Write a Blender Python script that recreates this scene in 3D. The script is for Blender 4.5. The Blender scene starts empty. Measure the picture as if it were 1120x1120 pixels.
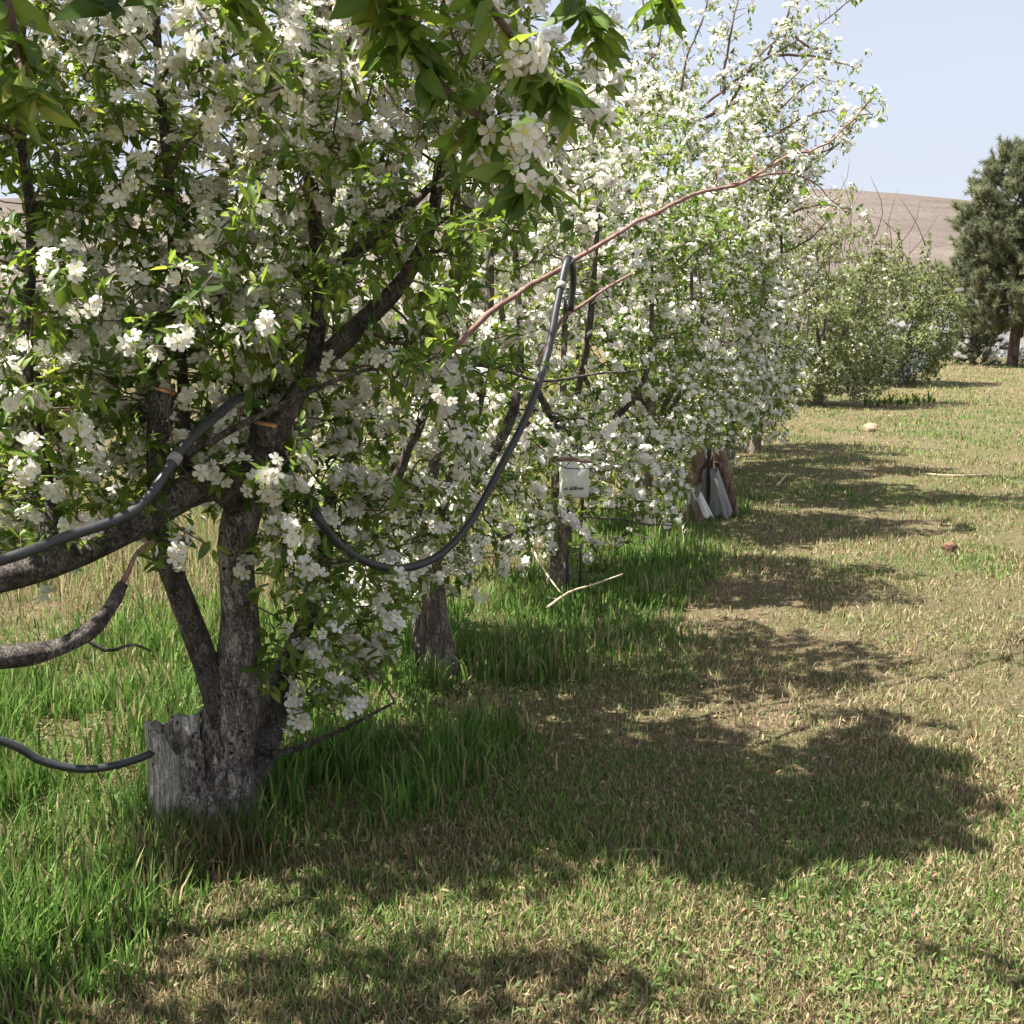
import bpy, math, random
import numpy as np
from mathutils import Vector

scene = bpy.context.scene
R = math.radians

# ------------------------------------------------------------------ camera
CAM_H, PITCH, FPX, PXW = 1.6, R(9.93), 1200.0, 1120.0
cd = bpy.data.cameras.new('camera'); cam = bpy.data.objects.new('camera', cd)
scene.collection.objects.link(cam); scene.camera = cam
cam.location = (0, 0, CAM_H); cam.rotation_euler = (R(90) - PITCH, 0, 0)
cd.sensor_width = 36; cd.lens = 36 * FPX / PXW; cd.clip_start = 0.05; cd.clip_end = 6000
# ------------------------------------------------------------------ light
SUN_EL, SUN_X, SUN_Y = R(60), -0.98, -0.17
SUN_ROT = math.atan2(SUN_X, SUN_Y)
w = bpy.data.worlds.new('World'); scene.world = w; w.use_nodes = True
wt = w.node_tree; bg = wt.nodes['Background']; bg.inputs[1].default_value = 0.09
sky = wt.nodes.new('ShaderNodeTexSky'); sky.sky_type = 'NISHITA'; sky.sun_disc = False
sky.sun_elevation = SUN_EL; sky.sun_rotation = SUN_ROT
sky.air_density = 1.0; sky.dust_density = 2.2; sky.ozone_density = 1.6; sky.altitude = 300
wtc = wt.nodes.new('ShaderNodeTexCoord'); wmp = wt.nodes.new('ShaderNodeMapping')
wmp.inputs['Scale'].default_value = (1.2, 1.2, 5.0)
wnz = wt.nodes.new('ShaderNodeTexNoise'); wnz.inputs['Scale'].default_value = 1.6
wnz.inputs['Detail'].default_value = 7; wnz.inputs['Roughness'].default_value = 0.55
wrp = wt.nodes.new('ShaderNodeMapRange'); wrp.inputs[1].default_value = 0.38; wrp.inputs[2].default_value = 0.75
wrp.inputs[3].default_value = 0.8; wrp.inputs[4].default_value = 1.0
wmx = wt.nodes.new('ShaderNodeMix'); wmx.data_type = 'RGBA'
wmx.inputs[7].default_value = (2.5, 2.62, 3.0, 1)
L = wt.links.new
L(wtc.outputs['Generated'], wmp.inputs['Vector']); L(wmp.outputs[0], wnz.inputs['Vector'])
L(wnz.outputs[0], wrp.inputs[0]); L(wrp.outputs[0], wmx.inputs[0]); L(sky.outputs[0], wmx.inputs[6])
L(wmx.outputs[2], bg.inputs[0])
sl = bpy.data.lights.new('sun', 'SUN'); sl.energy = 4.7; sl.angle = R(0.55); sl.color = (1.0, 0.95, 0.87)
so = bpy.data.objects.new('sun', sl); scene.collection.objects.link(so)
so.rotation_euler = Vector((SUN_X * math.cos(SUN_EL), SUN_Y * math.cos(SUN_EL), math.sin(SUN_EL))).to_track_quat('Z', 'Y').to_euler()
scene.view_settings.view_transform = 'Standard'; scene.view_settings.look = 'None'
scene.view_settings.exposure = 1.72; scene.view_settings.gamma = 1.0
scene.cycles.max_bounces = 6; scene.cycles.transmission_bounces = 6; scene.cycles.diffuse_bounces = 4
scene.cycles.use_denoising = True

# ------------------------------------------------------------------ helpers
_sp, _cp = math.sin(PITCH), math.cos(PITCH)
def P(px, py, Y):
    """world point on the view line of photo pixel (px, py) at distance Y in front of the camera"""
    u, v = (px - 560) / FPX, (560 - py) / FPX
    d = np.array([u, _cp + v * _sp, -_sp + v * _cp])
    return np.array([0, 0, CAM_H]) + d * (Y / d[1])
def PL(pts, Y0, Y1=None):
    n = len(pts)
    return np.array([P(p[0], p[1], Y0 if Y1 is None else Y0 + (Y1 - Y0) * i / (n - 1)) for i, p in enumerate(pts)])
def proj(p):
    q = p - np.array([0, 0, CAM_H])
    zc = q[:, 1] * _cp - q[:, 2] * _sp
    yc = q[:, 1] * _sp + q[:, 2] * _cp
    zc = np.where(zc < 0.05, 0.05, zc)
    return 560 + q[:, 0] / zc * FPX, 560 - yc / zc * FPX
def rowX(Y): return -0.96 + 0.39 * (Y - 3.32)
def gz(x, y):
    return 0.018 * np.sin(1.7 * x + 0.6 * y) + 0.014 * np.sin(0.9 * y - 1.3 * x + 1.0) + 0.010 * np.sin(3.1 * x + 2.3 * y)
def nrm(a):
    return a / np.maximum(np.linalg.norm(a, axis=-1, keepdims=True), 1e-9)
def vnoise(x, y, s, seed=0):
    """smooth value noise, 0..1"""
    rng = np.random.default_rng(seed); T = rng.random((64, 64))
    x = np.asarray(x) * s + 31.7; y = np.asarray(y) * s + 17.3
    xi = np.floor(x).astype(int); yi = np.floor(y).astype(int); fx = x - xi; fy = y - yi
    fx = fx * fx * (3 - 2 * fx); fy = fy * fy * (3 - 2 * fy)
    g = lambda a, b: T[a % 64, b % 64]
    return (g(xi, yi) * (1 - fx) + g(xi + 1, yi) * fx) * (1 - fy) + (g(xi, yi + 1) * (1 - fx) + g(xi + 1, yi + 1) * fx) * fy
def sstep(a, b, x):
    t = np.clip((x - a) / (b - a), 0, 1); return t * t * (3 - 2 * t)

def tag(o, label=None, cat=None, group=None, kind=None):
    if label: o['label'] = label
    if cat: o['category'] = cat
    if group: o['group'] = group
    if kind: o['kind'] = kind
    return o
def empty(name, loc):
    o = bpy.data.objects.new(name, None); scene.collection.objects.link(o)
    o.location = [float(c) for c in loc]; o.empty_display_size = 0.1
    return o
def link(name, me, mats, parent=None, smooth=True):
    o = bpy.data.objects.new(name, me); scene.collection.objects.link(o)
    for m in (mats if isinstance(mats, (list, tuple)) else [mats]): me.materials.append(m)
    if smooth: me.polygons.foreach_set('use_smooth', np.ones(len(me.polygons), dtype=bool))
    if parent is not None:
        o.parent = parent; o.location = -np.array(parent.location) if parent.type == 'EMPTY' else (0, 0, 0)
    return o
def raw_mesh(name, v, loops, sizes, attrs=None, midx=None):
    me = bpy.data.meshes.new(name)
    v = np.ascontiguousarray(v, dtype=np.float32)
    loops = np.ascontiguousarray(loops, dtype=np.int32); sizes = np.ascontiguousarray(sizes, dtype=np.int32)
    me.vertices.add(len(v)); me.vertices.foreach_set('co', v.ravel())
    me.loops.add(len(loops)); me.loops.foreach_set('vertex_index', loops)
    me.polygons.add(len(sizes))
    st = np.concatenate([[0], np.cumsum(sizes)[:-1]]).astype(np.int32)
    me.polygons.foreach_set('loop_start', st)
    if midx is not None: me.polygons.foreach_set('material_index', np.ascontiguousarray(midx, dtype=np.int32))
    for k, a in (attrs or {}).items():
        at = me.attributes.new(k, 'FLOAT', 'POINT'); at.data.foreach_set('value', np.ascontiguousarray(a, dtype=np.float32))
    me.update(calc_edges=True)
    return me
class MB:
    """collects shapes into one mesh"""
    def __init__(s): s.v = []; s.f = []; s.m = []; s.n = 0
    def add(s, v, f, m=0):
        v = np.asarray(v, float); s.v.append(v); s.f += [tuple(i + s.n for i in q) for q in f]; s.m += [m] * len(f); s.n += len(v)
    def tube(s, pts, rad, k=8, cap=True, m=0, wob=0.0, seed=0, capm=None):
        pts = np.asarray(pts, float); n = len(pts); rad = np.broadcast_to(rad, (n,)).astype(float)
        t = nrm(np.gradient(pts, axis=0)); up = np.array([0.31, 0.17, 0.94])
        if abs(t[0] @ up) > 0.95: up = np.array([1.0, 0.1, 0])
        x = nrm(np.cross(t[0], up)); V = []
        a = np.arange(k) * 2 * math.pi / k; rng = np.random.default_rng(seed)
        ph = rng.random(6) * 6.28
        for i in range(n):
            x = nrm(x - t[i] * (x @ t[i])); y = np.cross(t[i], x)
            r = rad[i] * (1 + wob * (0.5 * np.sin(2 * a + ph[0] + i * .33) + 0.35 * np.sin(3 * a + ph[1] - i * .5) + .3 * np.sin(5 * a + ph[2] + i * .21) + .5 * math.sin(i * .9 + ph[3])))
            V.append(pts[i] + (np.cos(a) * r)[:, None] * x + (np.sin(a) * r)[:, None] * y)
        V = np.concatenate(V); F = []
        for i in range(n - 1):
            for j in range(k):
                F.append((i * k + j, i * k + (j + 1) % k, (i + 1) * k + (j + 1) % k, (i + 1) * k + j))
        s.add(V, F, m)
        if cap:
            b = s.n - n * k
            s.f.append(tuple(b + j for j in range(k))[::-1]); s.m.append(m)
            s.f.append(tuple(b + (n - 1) * k + j for j in range(k))); s.m.append(m if capm is None else capm)
    def box(s, c, d, rz=0, m=0, bev=0.0):
        c = np.array(c, float); dx, dy, dz = np.array(d) / 2; b = min(bev, dx * .9, dy * .9, dz * .9)
        ring = [(-dx, -dy + b), (-dx + b, -dy), (dx - b, -dy), (dx, -dy + b), (dx, dy - b), (dx - b, dy), (-dx + b, dy), (-dx, dy - b)] if b > 0 else [(-dx, -dy), (dx, -dy), (dx, dy), (-dx, dy)]
        k = len(ring); zs = [(-dz, 1 - b / max(dx, dy)), (-dz + b, 1), (dz - b, 1), (dz, 1 - b / max(dx, dy))] if b > 0 else [(-dz, 1), (dz, 1)]
        co, si = math.cos(rz), math.sin(rz)
        V = [(c[0] + (x * q) * co - (y * q) * si, c[1] + (x * q) * si + (y * q) * co, c[2] + z) for z, q in zs for x, y in ring]
        F = [(i * k + j, i * k + (j + 1) % k, (i + 1) * k + (j + 1) % k, (i + 1) * k + j) for i in range(len(zs) - 1) for j in range(k)]
        F += [tuple(range(k))[::-1], tuple((len(zs) - 1) * k + j for j in range(k))]
        s.add(V, F, m)
    def build(s, name, mats, parent=None, smooth=True):
        v = np.concatenate(s.v); lo = [i for f in s.f for i in f]; sz = [len(f) for f in s.f]
        return link(name, raw_mesh(name, v, lo, sz, midx=s.m), mats, parent, smooth)
def cat(pts, n, closed=False):
    """Catmull-Rom resampling of rows (any columns)"""
    p = np.asarray(pts, float); q = np.vstack([2 * p[0] - p[1], p, 2 * p[-1] - p[-2]])
    ts = np.linspace(0, len(p) - 1 - 1e-6, n); out = []
    for t in ts:
        i = int(t); u = t - i; a, b, c, d = q[i], q[i + 1], q[i + 2], q[i + 3]
        out.append(0.5 * (2 * b + (c - a) * u + (2 * a - 5 * b + 4 * c - d) * u * u + (3 * b - 3 * c + d - a) * u ** 3))
    return np.array(out)

# ------------------------------------------------------------------ materials
def mat(name):
    m = bpy.data.materials.new(name); m.use_nodes = True
    nt = m.node_tree; return m, nt, nt.nodes['Principled BSDF'], nt.links.new
def nd(nt, t, **kw):
    n = nt.nodes.new('ShaderNode' + t)
    for k, v in kw.items():
        if k in n.inputs.keys(): n.inputs[k].default_value = v
        else: setattr(n, k, v)
    return n
def ramp(nt, stops):
    r = nt.nodes.new('ShaderNodeValToRGB'); e = r.color_ramp.elements
    while len(e) < len(stops): e.new(0.5)
    for el, (p, c) in zip(e, stops): el.position = p; el.color = (*c, 1)
    return r
def plain(name, col, rough=0.6, scale=30, var=0.25, bump=0.2, spec=0.3):
    m, nt, b, ln = mat(name)
    tc = nd(nt, 'TexCoord'); n = nd(nt, 'TexNoise', Scale=scale, Detail=6.0, Roughness=0.6)
    ln(tc.outputs['Object'], n.inputs['Vector'])
    r = ramp(nt, [(0.3, tuple(c * (1 - var) for c in col)), (0.7, tuple(min(1, c * (1 + var)) for c in col))])
    ln(n.outputs[0], r.inputs[0]); ln(r.outputs[0], b.inputs['Base Color'])
    bp = nd(nt, 'Bump', Strength=bump, Distance=0.01); ln(n.outputs[0], bp.inputs['Height']); ln(bp.outputs[0], b.inputs['Normal'])
    b.inputs['Roughness'].default_value = rough; b.inputs['Specular IOR Level'].default_value = spec
    return m
def bark(name, dark, mid, light, scale=14.0, bump=0.6, stretch=0.25, holes=False):
    m, nt, b, ln = mat(name)
    tc = nd(nt, 'TexCoord'); mp = nd(nt, 'Mapping'); mp.inputs['Scale'].default_value = (1, 1, stretch)
    ln(tc.outputs['Object'], mp.inputs['Vector'])
    n = nd(nt, 'TexNoise', Scale=scale, Detail=9.0, Roughness=0.68); ln(mp.outputs[0], n.inputs['Vector'])
    n2 = nd(nt, 'TexNoise', Scale=scale * 5, Detail=5.0, Roughness=0.7); ln(mp.outputs[0], n2.inputs['Vector'])
    ad = nd(nt, 'Math', operation='ADD'); ml = nd(nt, 'Math', operation='MULTIPLY'); ml.inputs[1].default_value = 0.45
    ln(n2.outputs[0], ml.inputs[0]); ln(n.outputs[0], ad.inputs[0]); ln(ml.outputs[0], ad.inputs[1])
    ck = nd(nt, 'TexVoronoi', feature='DISTANCE_TO_EDGE', Scale=scale * 1.5); wp = nd(nt, 'Mix', data_type='RGBA', blend_type='ADD'); wp.inputs[0].default_value = .12
    ln(mp.outputs[0], wp.inputs[6]); ln(n2.outputs['Color'], wp.inputs[7]); ln(wp.outputs[2], ck.inputs['Vector'])
    cr = nd(nt, 'MapRange'); cr.inputs[1].default_value = 0.0; cr.inputs[2].default_value = 0.16; cr.inputs[3].default_value = -.26; cr.inputs[4].default_value = .03; ln(ck.outputs['Distance'], cr.inputs[0])
    n3 = nd(nt, 'TexNoise', Scale=130.0, Detail=4.0, Roughness=0.8); ln(tc.outputs['Object'], n3.inputs['Vector'])
    m3 = nd(nt, 'Math', operation='MULTIPLY_ADD'); m3.inputs[1].default_value = .5; m3.inputs[2].default_value = -.25; ln(n3.outputs[0], m3.inputs[0])
    a3 = nd(nt, 'Math', operation='ADD'); ln(cr.outputs[0], a3.inputs[0]); ln(m3.outputs[0], a3.inputs[1])
    a4 = nd(nt, 'Math', operation='ADD'); ln(a3.outputs[0], a4.inputs[0]); ln(ad.outputs[0], a4.inputs[1]); ad = a4
    r = ramp(nt, [(0.36, dark), (0.62, mid), (0.84, light)]); ln(ad.outputs[0], r.inputs[0])
    col = r.outputs[0]; h = ad.outputs[0]
    if holes:
        vo = nd(nt, 'TexVoronoi', Scale=26.0); mp2 = nd(nt, 'Mapping'); mp2.inputs['Scale'].default_value = (1, 1, 1.25)
        ln(tc.outputs['Object'], mp2.inputs['Vector']); ln(mp2.outputs[0], vo.inputs['Vector'])
        g = nd(nt, 'MapRange'); g.inputs[1].default_value = 0.10; g.inputs[2].default_value = 0.22
        hn = nd(nt, 'TexNoise', Scale=9.0, Detail=3.0); ln(tc.outputs['Object'], hn.inputs['Vector']); hr = nd(nt, 'MapRange'); hr.inputs[1].default_value = .56; hr.inputs[2].default_value = .44; hr.inputs[3].default_value = 0; hr.inputs[4].default_value = .3; ln(hn.outputs[0], hr.inputs[0])
        ha = nd(nt, 'Math', operation='ADD'); ln(vo.outputs['Distance'], ha.inputs[0]); ln(hr.outputs[0], ha.inputs[1]); ln(ha.outputs[0], g.inputs[0])
        mx = nd(nt, 'Mix', data_type='RGBA'); mx.inputs[6].default_value = (0.02, 0.016, 0.013, 1)
        ln(g.outputs[0], mx.inputs[0]); ln(col, mx.inputs[7]); col = mx.outputs[2]
        mm = nd(nt, 'Math', operation='MULTIPLY'); ln(g.outputs[0], mm.inputs[0]); ln(h, mm.inputs[1]); h = mm.outputs[0]
    ln(col, b.inputs['Base Color'])
    bp = nd(nt, 'Bump', Strength=bump, Distance=0.012); ln(h, bp.inputs['Height']); ln(bp.outputs[0], b.inputs['Normal'])
    b.inputs['Roughness'].default_value = 0.88; b.inputs['Specular IOR Level'].default_value = 0.2
    return m
def leafy(name, stops, trans=0.4, tcol=None, rough=0.5, attr='tint', spec=0.35):
    m, nt, b, ln = mat(name)
    a = nd(nt, 'Attribute', attribute_name=attr); r = ramp(nt, stops); ln(a.outputs['Fac'], r.inputs[0])
    ln(r.outputs[0], b.inputs['Base Color']); b.inputs['Roughness'].default_value = rough
    b.inputs['Specular IOR Level'].default_value = spec
    t = nd(nt, 'BsdfTranslucent'); mx = nd(nt, 'MixShader'); mx.inputs[0].default_value = trans
    if tcol:
        k = nd(nt, 'Mix', data_type='RGBA', blend_type='MULTIPLY'); k.inputs[0].default_value = 1; k.inputs[7].default_value = (*tcol, 1)
        ln(r.outputs[0], k.inputs[6]); ln(k.outputs[2], t.inputs[0])
    else: ln(r.outputs[0], t.inputs[0])
    ln(b.outputs[0], mx.inputs[1]); ln(t.outputs[0], mx.inputs[2]); ln(mx.outputs[0], nt.nodes['Material Output'].inputs[0])
    return m
M = {}
M['bark'] = bark('grey_apple_bark', (0.05, 0.04, 0.035), (0.21, 0.175, 0.157), (0.43, 0.385, 0.35), holes=True, bump=1.0, scale=17, stretch=.4)
M['limb'] = bark('limb_bark', (0.024, 0.019, 0.017), (0.10, 0.083, 0.074), (0.25, 0.22, 0.20), scale=22, bump=.9, stretch=.5)
M['rough'] = bark('shaggy_bark', (0.05, 0.036, 0.03), (0.17, 0.13, 0.11), (0.36, 0.29, 0.24), scale=18, bump=1.0, stretch=0.12)
M['twig'] = bark('twig_bark', (0.05, 0.036, 0.03), (0.12, 0.085, 0.065), (0.22, 0.16, 0.13), scale=40, bump=0.2)
M['pink'] = bark('reddish_shoot_bark', (0.10, 0.05, 0.04), (0.22, 0.125, 0.105), (0.36, 0.25, 0.22), scale=30, bump=0.25)
M['dead'] = bark('weathered_wood', (0.10, 0.083, 0.07), (0.44, 0.39, 0.34), (0.66, 0.61, 0.55), scale=16, stretch=0.12, holes=True, bump=0.8)
M['cut'] = plain('fresh_cut_wood', (0.62, 0.30, 0.13), 0.7, 60, 0.3, 0.1)
M['leaf'] = leafy('apple_leaf', [(0.0, (0.065, 0.12, 0.026)), (0.5, (0.15, 0.23, 0.044)), (0.85, (0.25, 0.32, 0.07)), (1.0, (0.33, 0.35, 0.095))], 0.5, (1.35, 1.35, 0.7), 0.42)
M['petal'] = leafy('apple_petal', [(0.0, (0.76, 0.72, 0.66)), (1.0, (0.88, 0.86, 0.80))], 0.32, None, 0.6, spec=0.2)
M['stamen'] = plain('stamen', (0.60, 0.50, 0.14), 0.7)
M['olive'] = leafy('olive_leaf', [(0.0, (0.10, 0.135, 0.045)), (0.5, (0.205, 0.25, 0.092)), (1.0, (0.34, 0.365, 0.16))], 0.42, None, 0.6)  # leaf colour lightened to stand in for distant haze
M['sage'] = leafy('sage_leaf', [(0.0, (0.04, 0.055, 0.05)), (1.0, (0.13, 0.16, 0.14))], 0.15, None, 0.7)
M['needle'] = leafy('pine_needle', [(0.0, (0.105, 0.13, 0.08)), (0.6, (0.21, 0.235, 0.125)), (1.0, (0.33, 0.33, 0.19))], 0.3, None, 0.5)  # needle tones raised too, far haze put into the colour
M['pinebark'] = bark('pine_bark', (0.03, 0.02, 0.016), (0.10, 0.07, 0.055), (0.2, 0.14, 0.11), scale=8, bump=0.8)

# ------------------------------------------------------------------ instancing of small faces
LEAF_N = (np.array([[0, 0, 0], [0, .36, -.01], [0, .72, -.07], [0, 1, -.17], [-.175, .30, .05], [-.15, .66, -.01], [.175, .30, .05], [.15, .66, -.01]]),
          [(0, 1, 4), (1, 2, 5, 4), (2, 3, 5), (0, 6, 1), (1, 6, 7, 2), (2, 7, 3)])
LEAF_F = (np.array([[0, 0, 0], [-.21, .45, .05], [0, 1, -.12], [.21, .45, .05]]), [(0, 2, 1), (0, 3, 2)])
def flower(near, lift):
    V, F, mi = [], [], []
    for i in range(5):
        a = i * 2 * math.pi / 5; n0 = len(V)
        if near: prof = [(.06, 0), (.42, -.27), (.42, .27), (.80, -.33), (.80, .33), (1.02, 0)]; fs = [(0, 1, 2), (1, 3, 4, 2), (3, 5, 4)]
        else: prof = [(.05, 0), (.62, -.40), (1.0, 0), (.62, .40)]; fs = [(0, 1, 2, 3)]
        for r, s in prof:
            z = lift * r ** 1.3 + (0.10 if near and s else 0) * abs(s) - .12 * r * r * (lift < .5)
            rr = r * math.sqrt(max(0.1, 1 - 0.5 * lift * lift))
            V.append((math.cos(a) * rr - math.sin(a) * s, math.sin(a) * rr + math.cos(a) * s, z))
        F += [tuple(n0 + j for j in f) for f in fs]; mi += [0] * len(fs)
    n0 = len(V)
    if near:
        for i in range(5):
            a = (i + .5) * 2 * math.pi / 5; V.append((.17 * math.cos(a), .17 * math.sin(a), .16))
        V.append((0, 0, .22)); F += [(n0 + i, n0 + (i + 1) % 5, n0 + 5) for i in range(5)]; mi += [1] * 5
    return np.array(V), F, mi
FLOW_N = [flower(True, l) for l in (.12, .38, .8)]; FLOW_F = [flower(False, l) for l in (.15, .55)]
def inst(tv, tf, X, Yd, Z, T, S):
    """template instanced with column frames; returns verts, loops, sizes"""
    N, K = len(T), len(tv)
    V = T[:, None, :] + S[:, None, None] * (tv[None, :, 0, None] * X[:, None] + tv[None, :, 1, None] * Yd[:, None] + tv[None, :, 2, None] * Z[:, None])
    lo = np.array([i for f in tf for i in f]); sz = np.array([len(f) for f in tf])
    return V.reshape(-1, 3), (lo[None] + (np.arange(N) * K)[:, None]).ravel(), np.tile(sz, N)
def frames(y, hint):
    x = nrm(np.cross(y, hint)); return x, y, np.cross(x, y)
def randu(rng, n): return nrm(rng.normal(size=(n, 3)))

class Foliage:
    """leaf and blossom clusters of one tree"""
    def __init__(s, seed): s.rng = np.random.default_rng(seed); s.p = []; s.a = []; s.fp = []; s.big = []
    def add(s, p, a, fp, size=1.0):
        n = len(p); s.p.append(p); s.a.append(a); s.fp.append(np.broadcast_to(fp, (n,))); s.big.append(np.broadcast_to(size, (n,)))
    def build(s, parent, near, leaf_len, nl, petal, leafmat='leaf', cull=None, droop=0.15, tb=0.0, nf=(3, 6)):
        rng = s.rng
        p = np.concatenate(s.p); a = np.concatenate(s.a); fp = np.concatenate(s.fp); big = np.concatenate(s.big)
        if cull is not None:
            k = ~cull(p); p, a, fp, big = p[k], a[k], fp[k], big[k]
        tone = np.clip(0.42 + tb + 0.22 * rng.normal(size=len(p)), 0, 1)
        # leaves
        idx = np.repeat(np.arange(len(p)), rng.integers(nl[0], nl[1] + 1, len(p))); n = len(idx)
        ax = a[idx]; rad = randu(rng, n); rad = nrm(rad - ax * np.sum(rad * ax, 1, keepdims=True))
        d = nrm(ax * rng.uniform(.1, .9, (n, 1)) + rad + np.array([0, 0, -1.0]) * rng.uniform(-.2, 2 * droop + .2, (n, 1)))
        hint = nrm(np.array([0, 0, 1.0]) + .5 * ax + .55 * randu(rng, n))
        X, Yd, Z = frames(d, hint)
        sc = leaf_len * rng.uniform(.6, 1.15, n) * big[idx]
        T = p[idx] + ax * rng.uniform(0, .03, (n, 1)) + randu(rng, n) * .012
        tv, tf = LEAF_N if near else LEAF_F
        lt = np.clip(tone[idx] + .16 * rng.normal(size=n), 0, 1)
        if near:      # every leaf gets its own width, fold and curl; the midrib is a little paler
            A = np.repeat(tv[None], n, 0); A[:, :, 0] *= rng.uniform(.75, 1.25, (n, 1)); cu = rng.normal(1.0, 1.1, (n, 1))
            A[:, :, 2] = A[:, :, 2] * 0 - .17 * cu * tv[None, :, 1] ** 2 + np.abs(tv[None, :, 0]) * rng.uniform(-.05, .65, (n, 1)); A[:, :, 0] += rng.normal(0, .10, (n, 1)) * tv[None, :, 1] ** 2
            V = (T[:, None] + sc[:, None, None] * (A[:, :, 0:1] * X[:, None] + A[:, :, 1:2] * Yd[:, None] + A[:, :, 2:3] * Z[:, None])).reshape(-1, 3)
            l0 = np.array([i for f in tf for i in f]); lo = (l0[None] + (np.arange(n) * 8)[:, None]).ravel(); sz = np.tile([len(f) for f in tf], n)
            tint = np.clip(lt[:, None] + np.array([.22, .14, .08, -.05, -.06, -.06, -.06, -.06])[None], 0, 1).ravel()
        else:
            V, lo, sz = inst(tv, tf, X, Yd, Z, T, sc); tint = np.repeat(lt, len(tv))
        link('leaves', raw_mesh('leaves', V, lo, sz, {'tint': tint}), M[leafmat], parent)
        s.nleaf = n
        # blossoms
        has = rng.random(len(p)) < fp
        pi = np.nonzero(has)[0]
        if len(pi) == 0: return
        idx = np.repeat(pi, rng.integers(nf[0], nf[1] + 1, len(pi))); n = len(idx)
        ax = nrm(a[idx] + np.array([0, 0, .35]) + .85 * randu(rng, n)); T = p[idx] + a[idx] * .02 + ax * rng.uniform(.02, .045, (n, 1)) * (petal / .022)
        x, z, y = frames(ax, randu(rng, n))     # axis is the flower's +Z
        which = rng.random(n); Ts = FLOW_N if near else FLOW_F
        cut = [0, .5, .85, 1.01] if near else [0, .65, 1.01]
        VV, LL, SS, MM, TT = [], [], [], [], []; off = 0
        sc = petal * rng.uniform(.75, 1.1, n)
        for j, (tv, tf, mi) in enumerate(Ts):
            k = (which >= cut[j]) & (which < cut[j + 1])
            if not k.any(): continue
            V, lo, sz = inst(tv, tf, x[k], y[k], ax[k], T[k], sc[k])
            VV.append(V); LL.append(lo + off); SS.append(sz); MM.append(np.tile(mi, k.sum())); off += len(V)
            TT.append(np.repeat(rng.random(k.sum()), len(tv)))
        link('blossoms', raw_mesh('blossoms', np.concatenate(VV), np.concatenate(LL), np.concatenate(SS), {'tint': np.concatenate(TT)}, np.concatenate(MM)),
             [M['petal'], M['stamen']], parent)
        s.nflow = n

# ------------------------------------------------------------------ tree growth (space colonisation)
def grow(nodes, par, att, step=.075, kill=.11, infl=.55, iters=120, up=.12, rng=None):
    pos = [np.array(p) for p in nodes]; par = list(par); att = np.array(att)
    P0 = np.array(pos); D = np.linalg.norm(att[:, None] - P0[None], axis=2)
    near = D.argmin(1); dist = D.min(1); kids = {}
    for it in range(iters):
        if len(att) == 0: break
        act = dist < infl * (1 + 2.5 * (it < 12))
        if not act.any(): break
        A = np.array(pos); ids, inv = np.unique(near[act], return_inverse=True)
        d = nrm(att[act] - A[near[act]]); s = np.zeros((len(ids), 3)); np.add.at(s, inv, d)
        s = nrm(nrm(s) + np.array([0, 0, up]) + .22 * rng.normal(size=s.shape)); new = []
        for i, q in zip(ids, s):
            if kids.get(i, 0) >= 4: continue
            kids[i] = kids.get(i, 0) + 1; new.append(A[i] + q * step); par.append(int(i)); pos.append(new[-1])
        if not new: break
        new = np.array(new); D = np.linalg.norm(att[:, None] - new[None], axis=2); m = D.min(1)
        c = m < dist; near[c] = len(pos) - len(new) + D.argmin(1)[c]; dist[c] = m[c]
        k = dist > kill; att, near, dist = att[k], near[k], dist[k]
    return np.array(pos), np.array(par)
def pipe_radii(par, tip=.0021, e=2.35):
    n = len(par); acc = np.zeros(n); r = np.zeros(n)
    for i in range(n - 1, -1, -1):
        r[i] = max(tip, acc[i] ** (1 / e)) if acc[i] > 0 else tip
        if par[i] >= 0: acc[par[i]] += r[i] ** e
    return r
def twig_mesh(pos, par, rad, first, rmax):
    """tubes for all grown nodes (index >= first)"""
    n = len(pos); kids = [[] for _ in range(n)]
    for i in range(n):
        if par[i] >= 0 and i >= first: kids[par[i]].append(i)
    V, Lo, Sz = [], [], []; off = 0
    starts = []
    for i in range(n):
        ks = sorted(kids[i], key=lambda k: -rad[k])
        if not ks: continue
        starts += [(i, k) for k in (ks if i < first else ks[1:])]
    for a, b in starts:
        ch = [a, b]
        while kids[ch[-1]]: ch.append(max(kids[ch[-1]], key=lambda k: rad[k]))
        q = pos[ch]; r = np.minimum(rad[ch], rmax); r[0] = r[1]
        k = 7 if r[0] > .008 else (5 if r[0] > .004 else 3)
        t = nrm(np.gradient(q, axis=0)); x = nrm(np.cross(t, np.array([.37, .21, .9]))); y = np.cross(t, x)
        an = np.arange(k) * 2 * math.pi / k; m = len(q)
        V.append((q[:, None] + r[:, None, None] * (np.cos(an)[None, :, None] * x[:, None] + np.sin(an)[None, :, None] * y[:, None])).reshape(-1, 3))
        i0 = np.arange(m - 1)[:, None] * k; j = np.arange(k)[None]; j2 = (j + 1) % k
        Lo.append((off + np.stack([i0 + j, i0 + j2, i0 + k + j2, i0 + k + j], -1)).ravel()); Sz.append(np.full((m - 1) * k, 4)); off += m * k
    return raw_mesh('twigs', np.concatenate(V), np.concatenate(Lo), np.concatenate(Sz))
def ell(rng, n, c, r, shell=0.35, box=0.0):
    u = randu(rng, n)
    if box > 0: u = u / np.linalg.norm(np.stack([np.hypot(u[:, 0], u[:, 1]), u[:, 2]], 1), ord=2 + 2.5 * box, axis=1)[:, None]
    u = u * (rng.random((n, 1)) * (1 - shell ** 3) + shell ** 3) ** (1 / 3)
    return np.array(c) + u * np.array(r)
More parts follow.
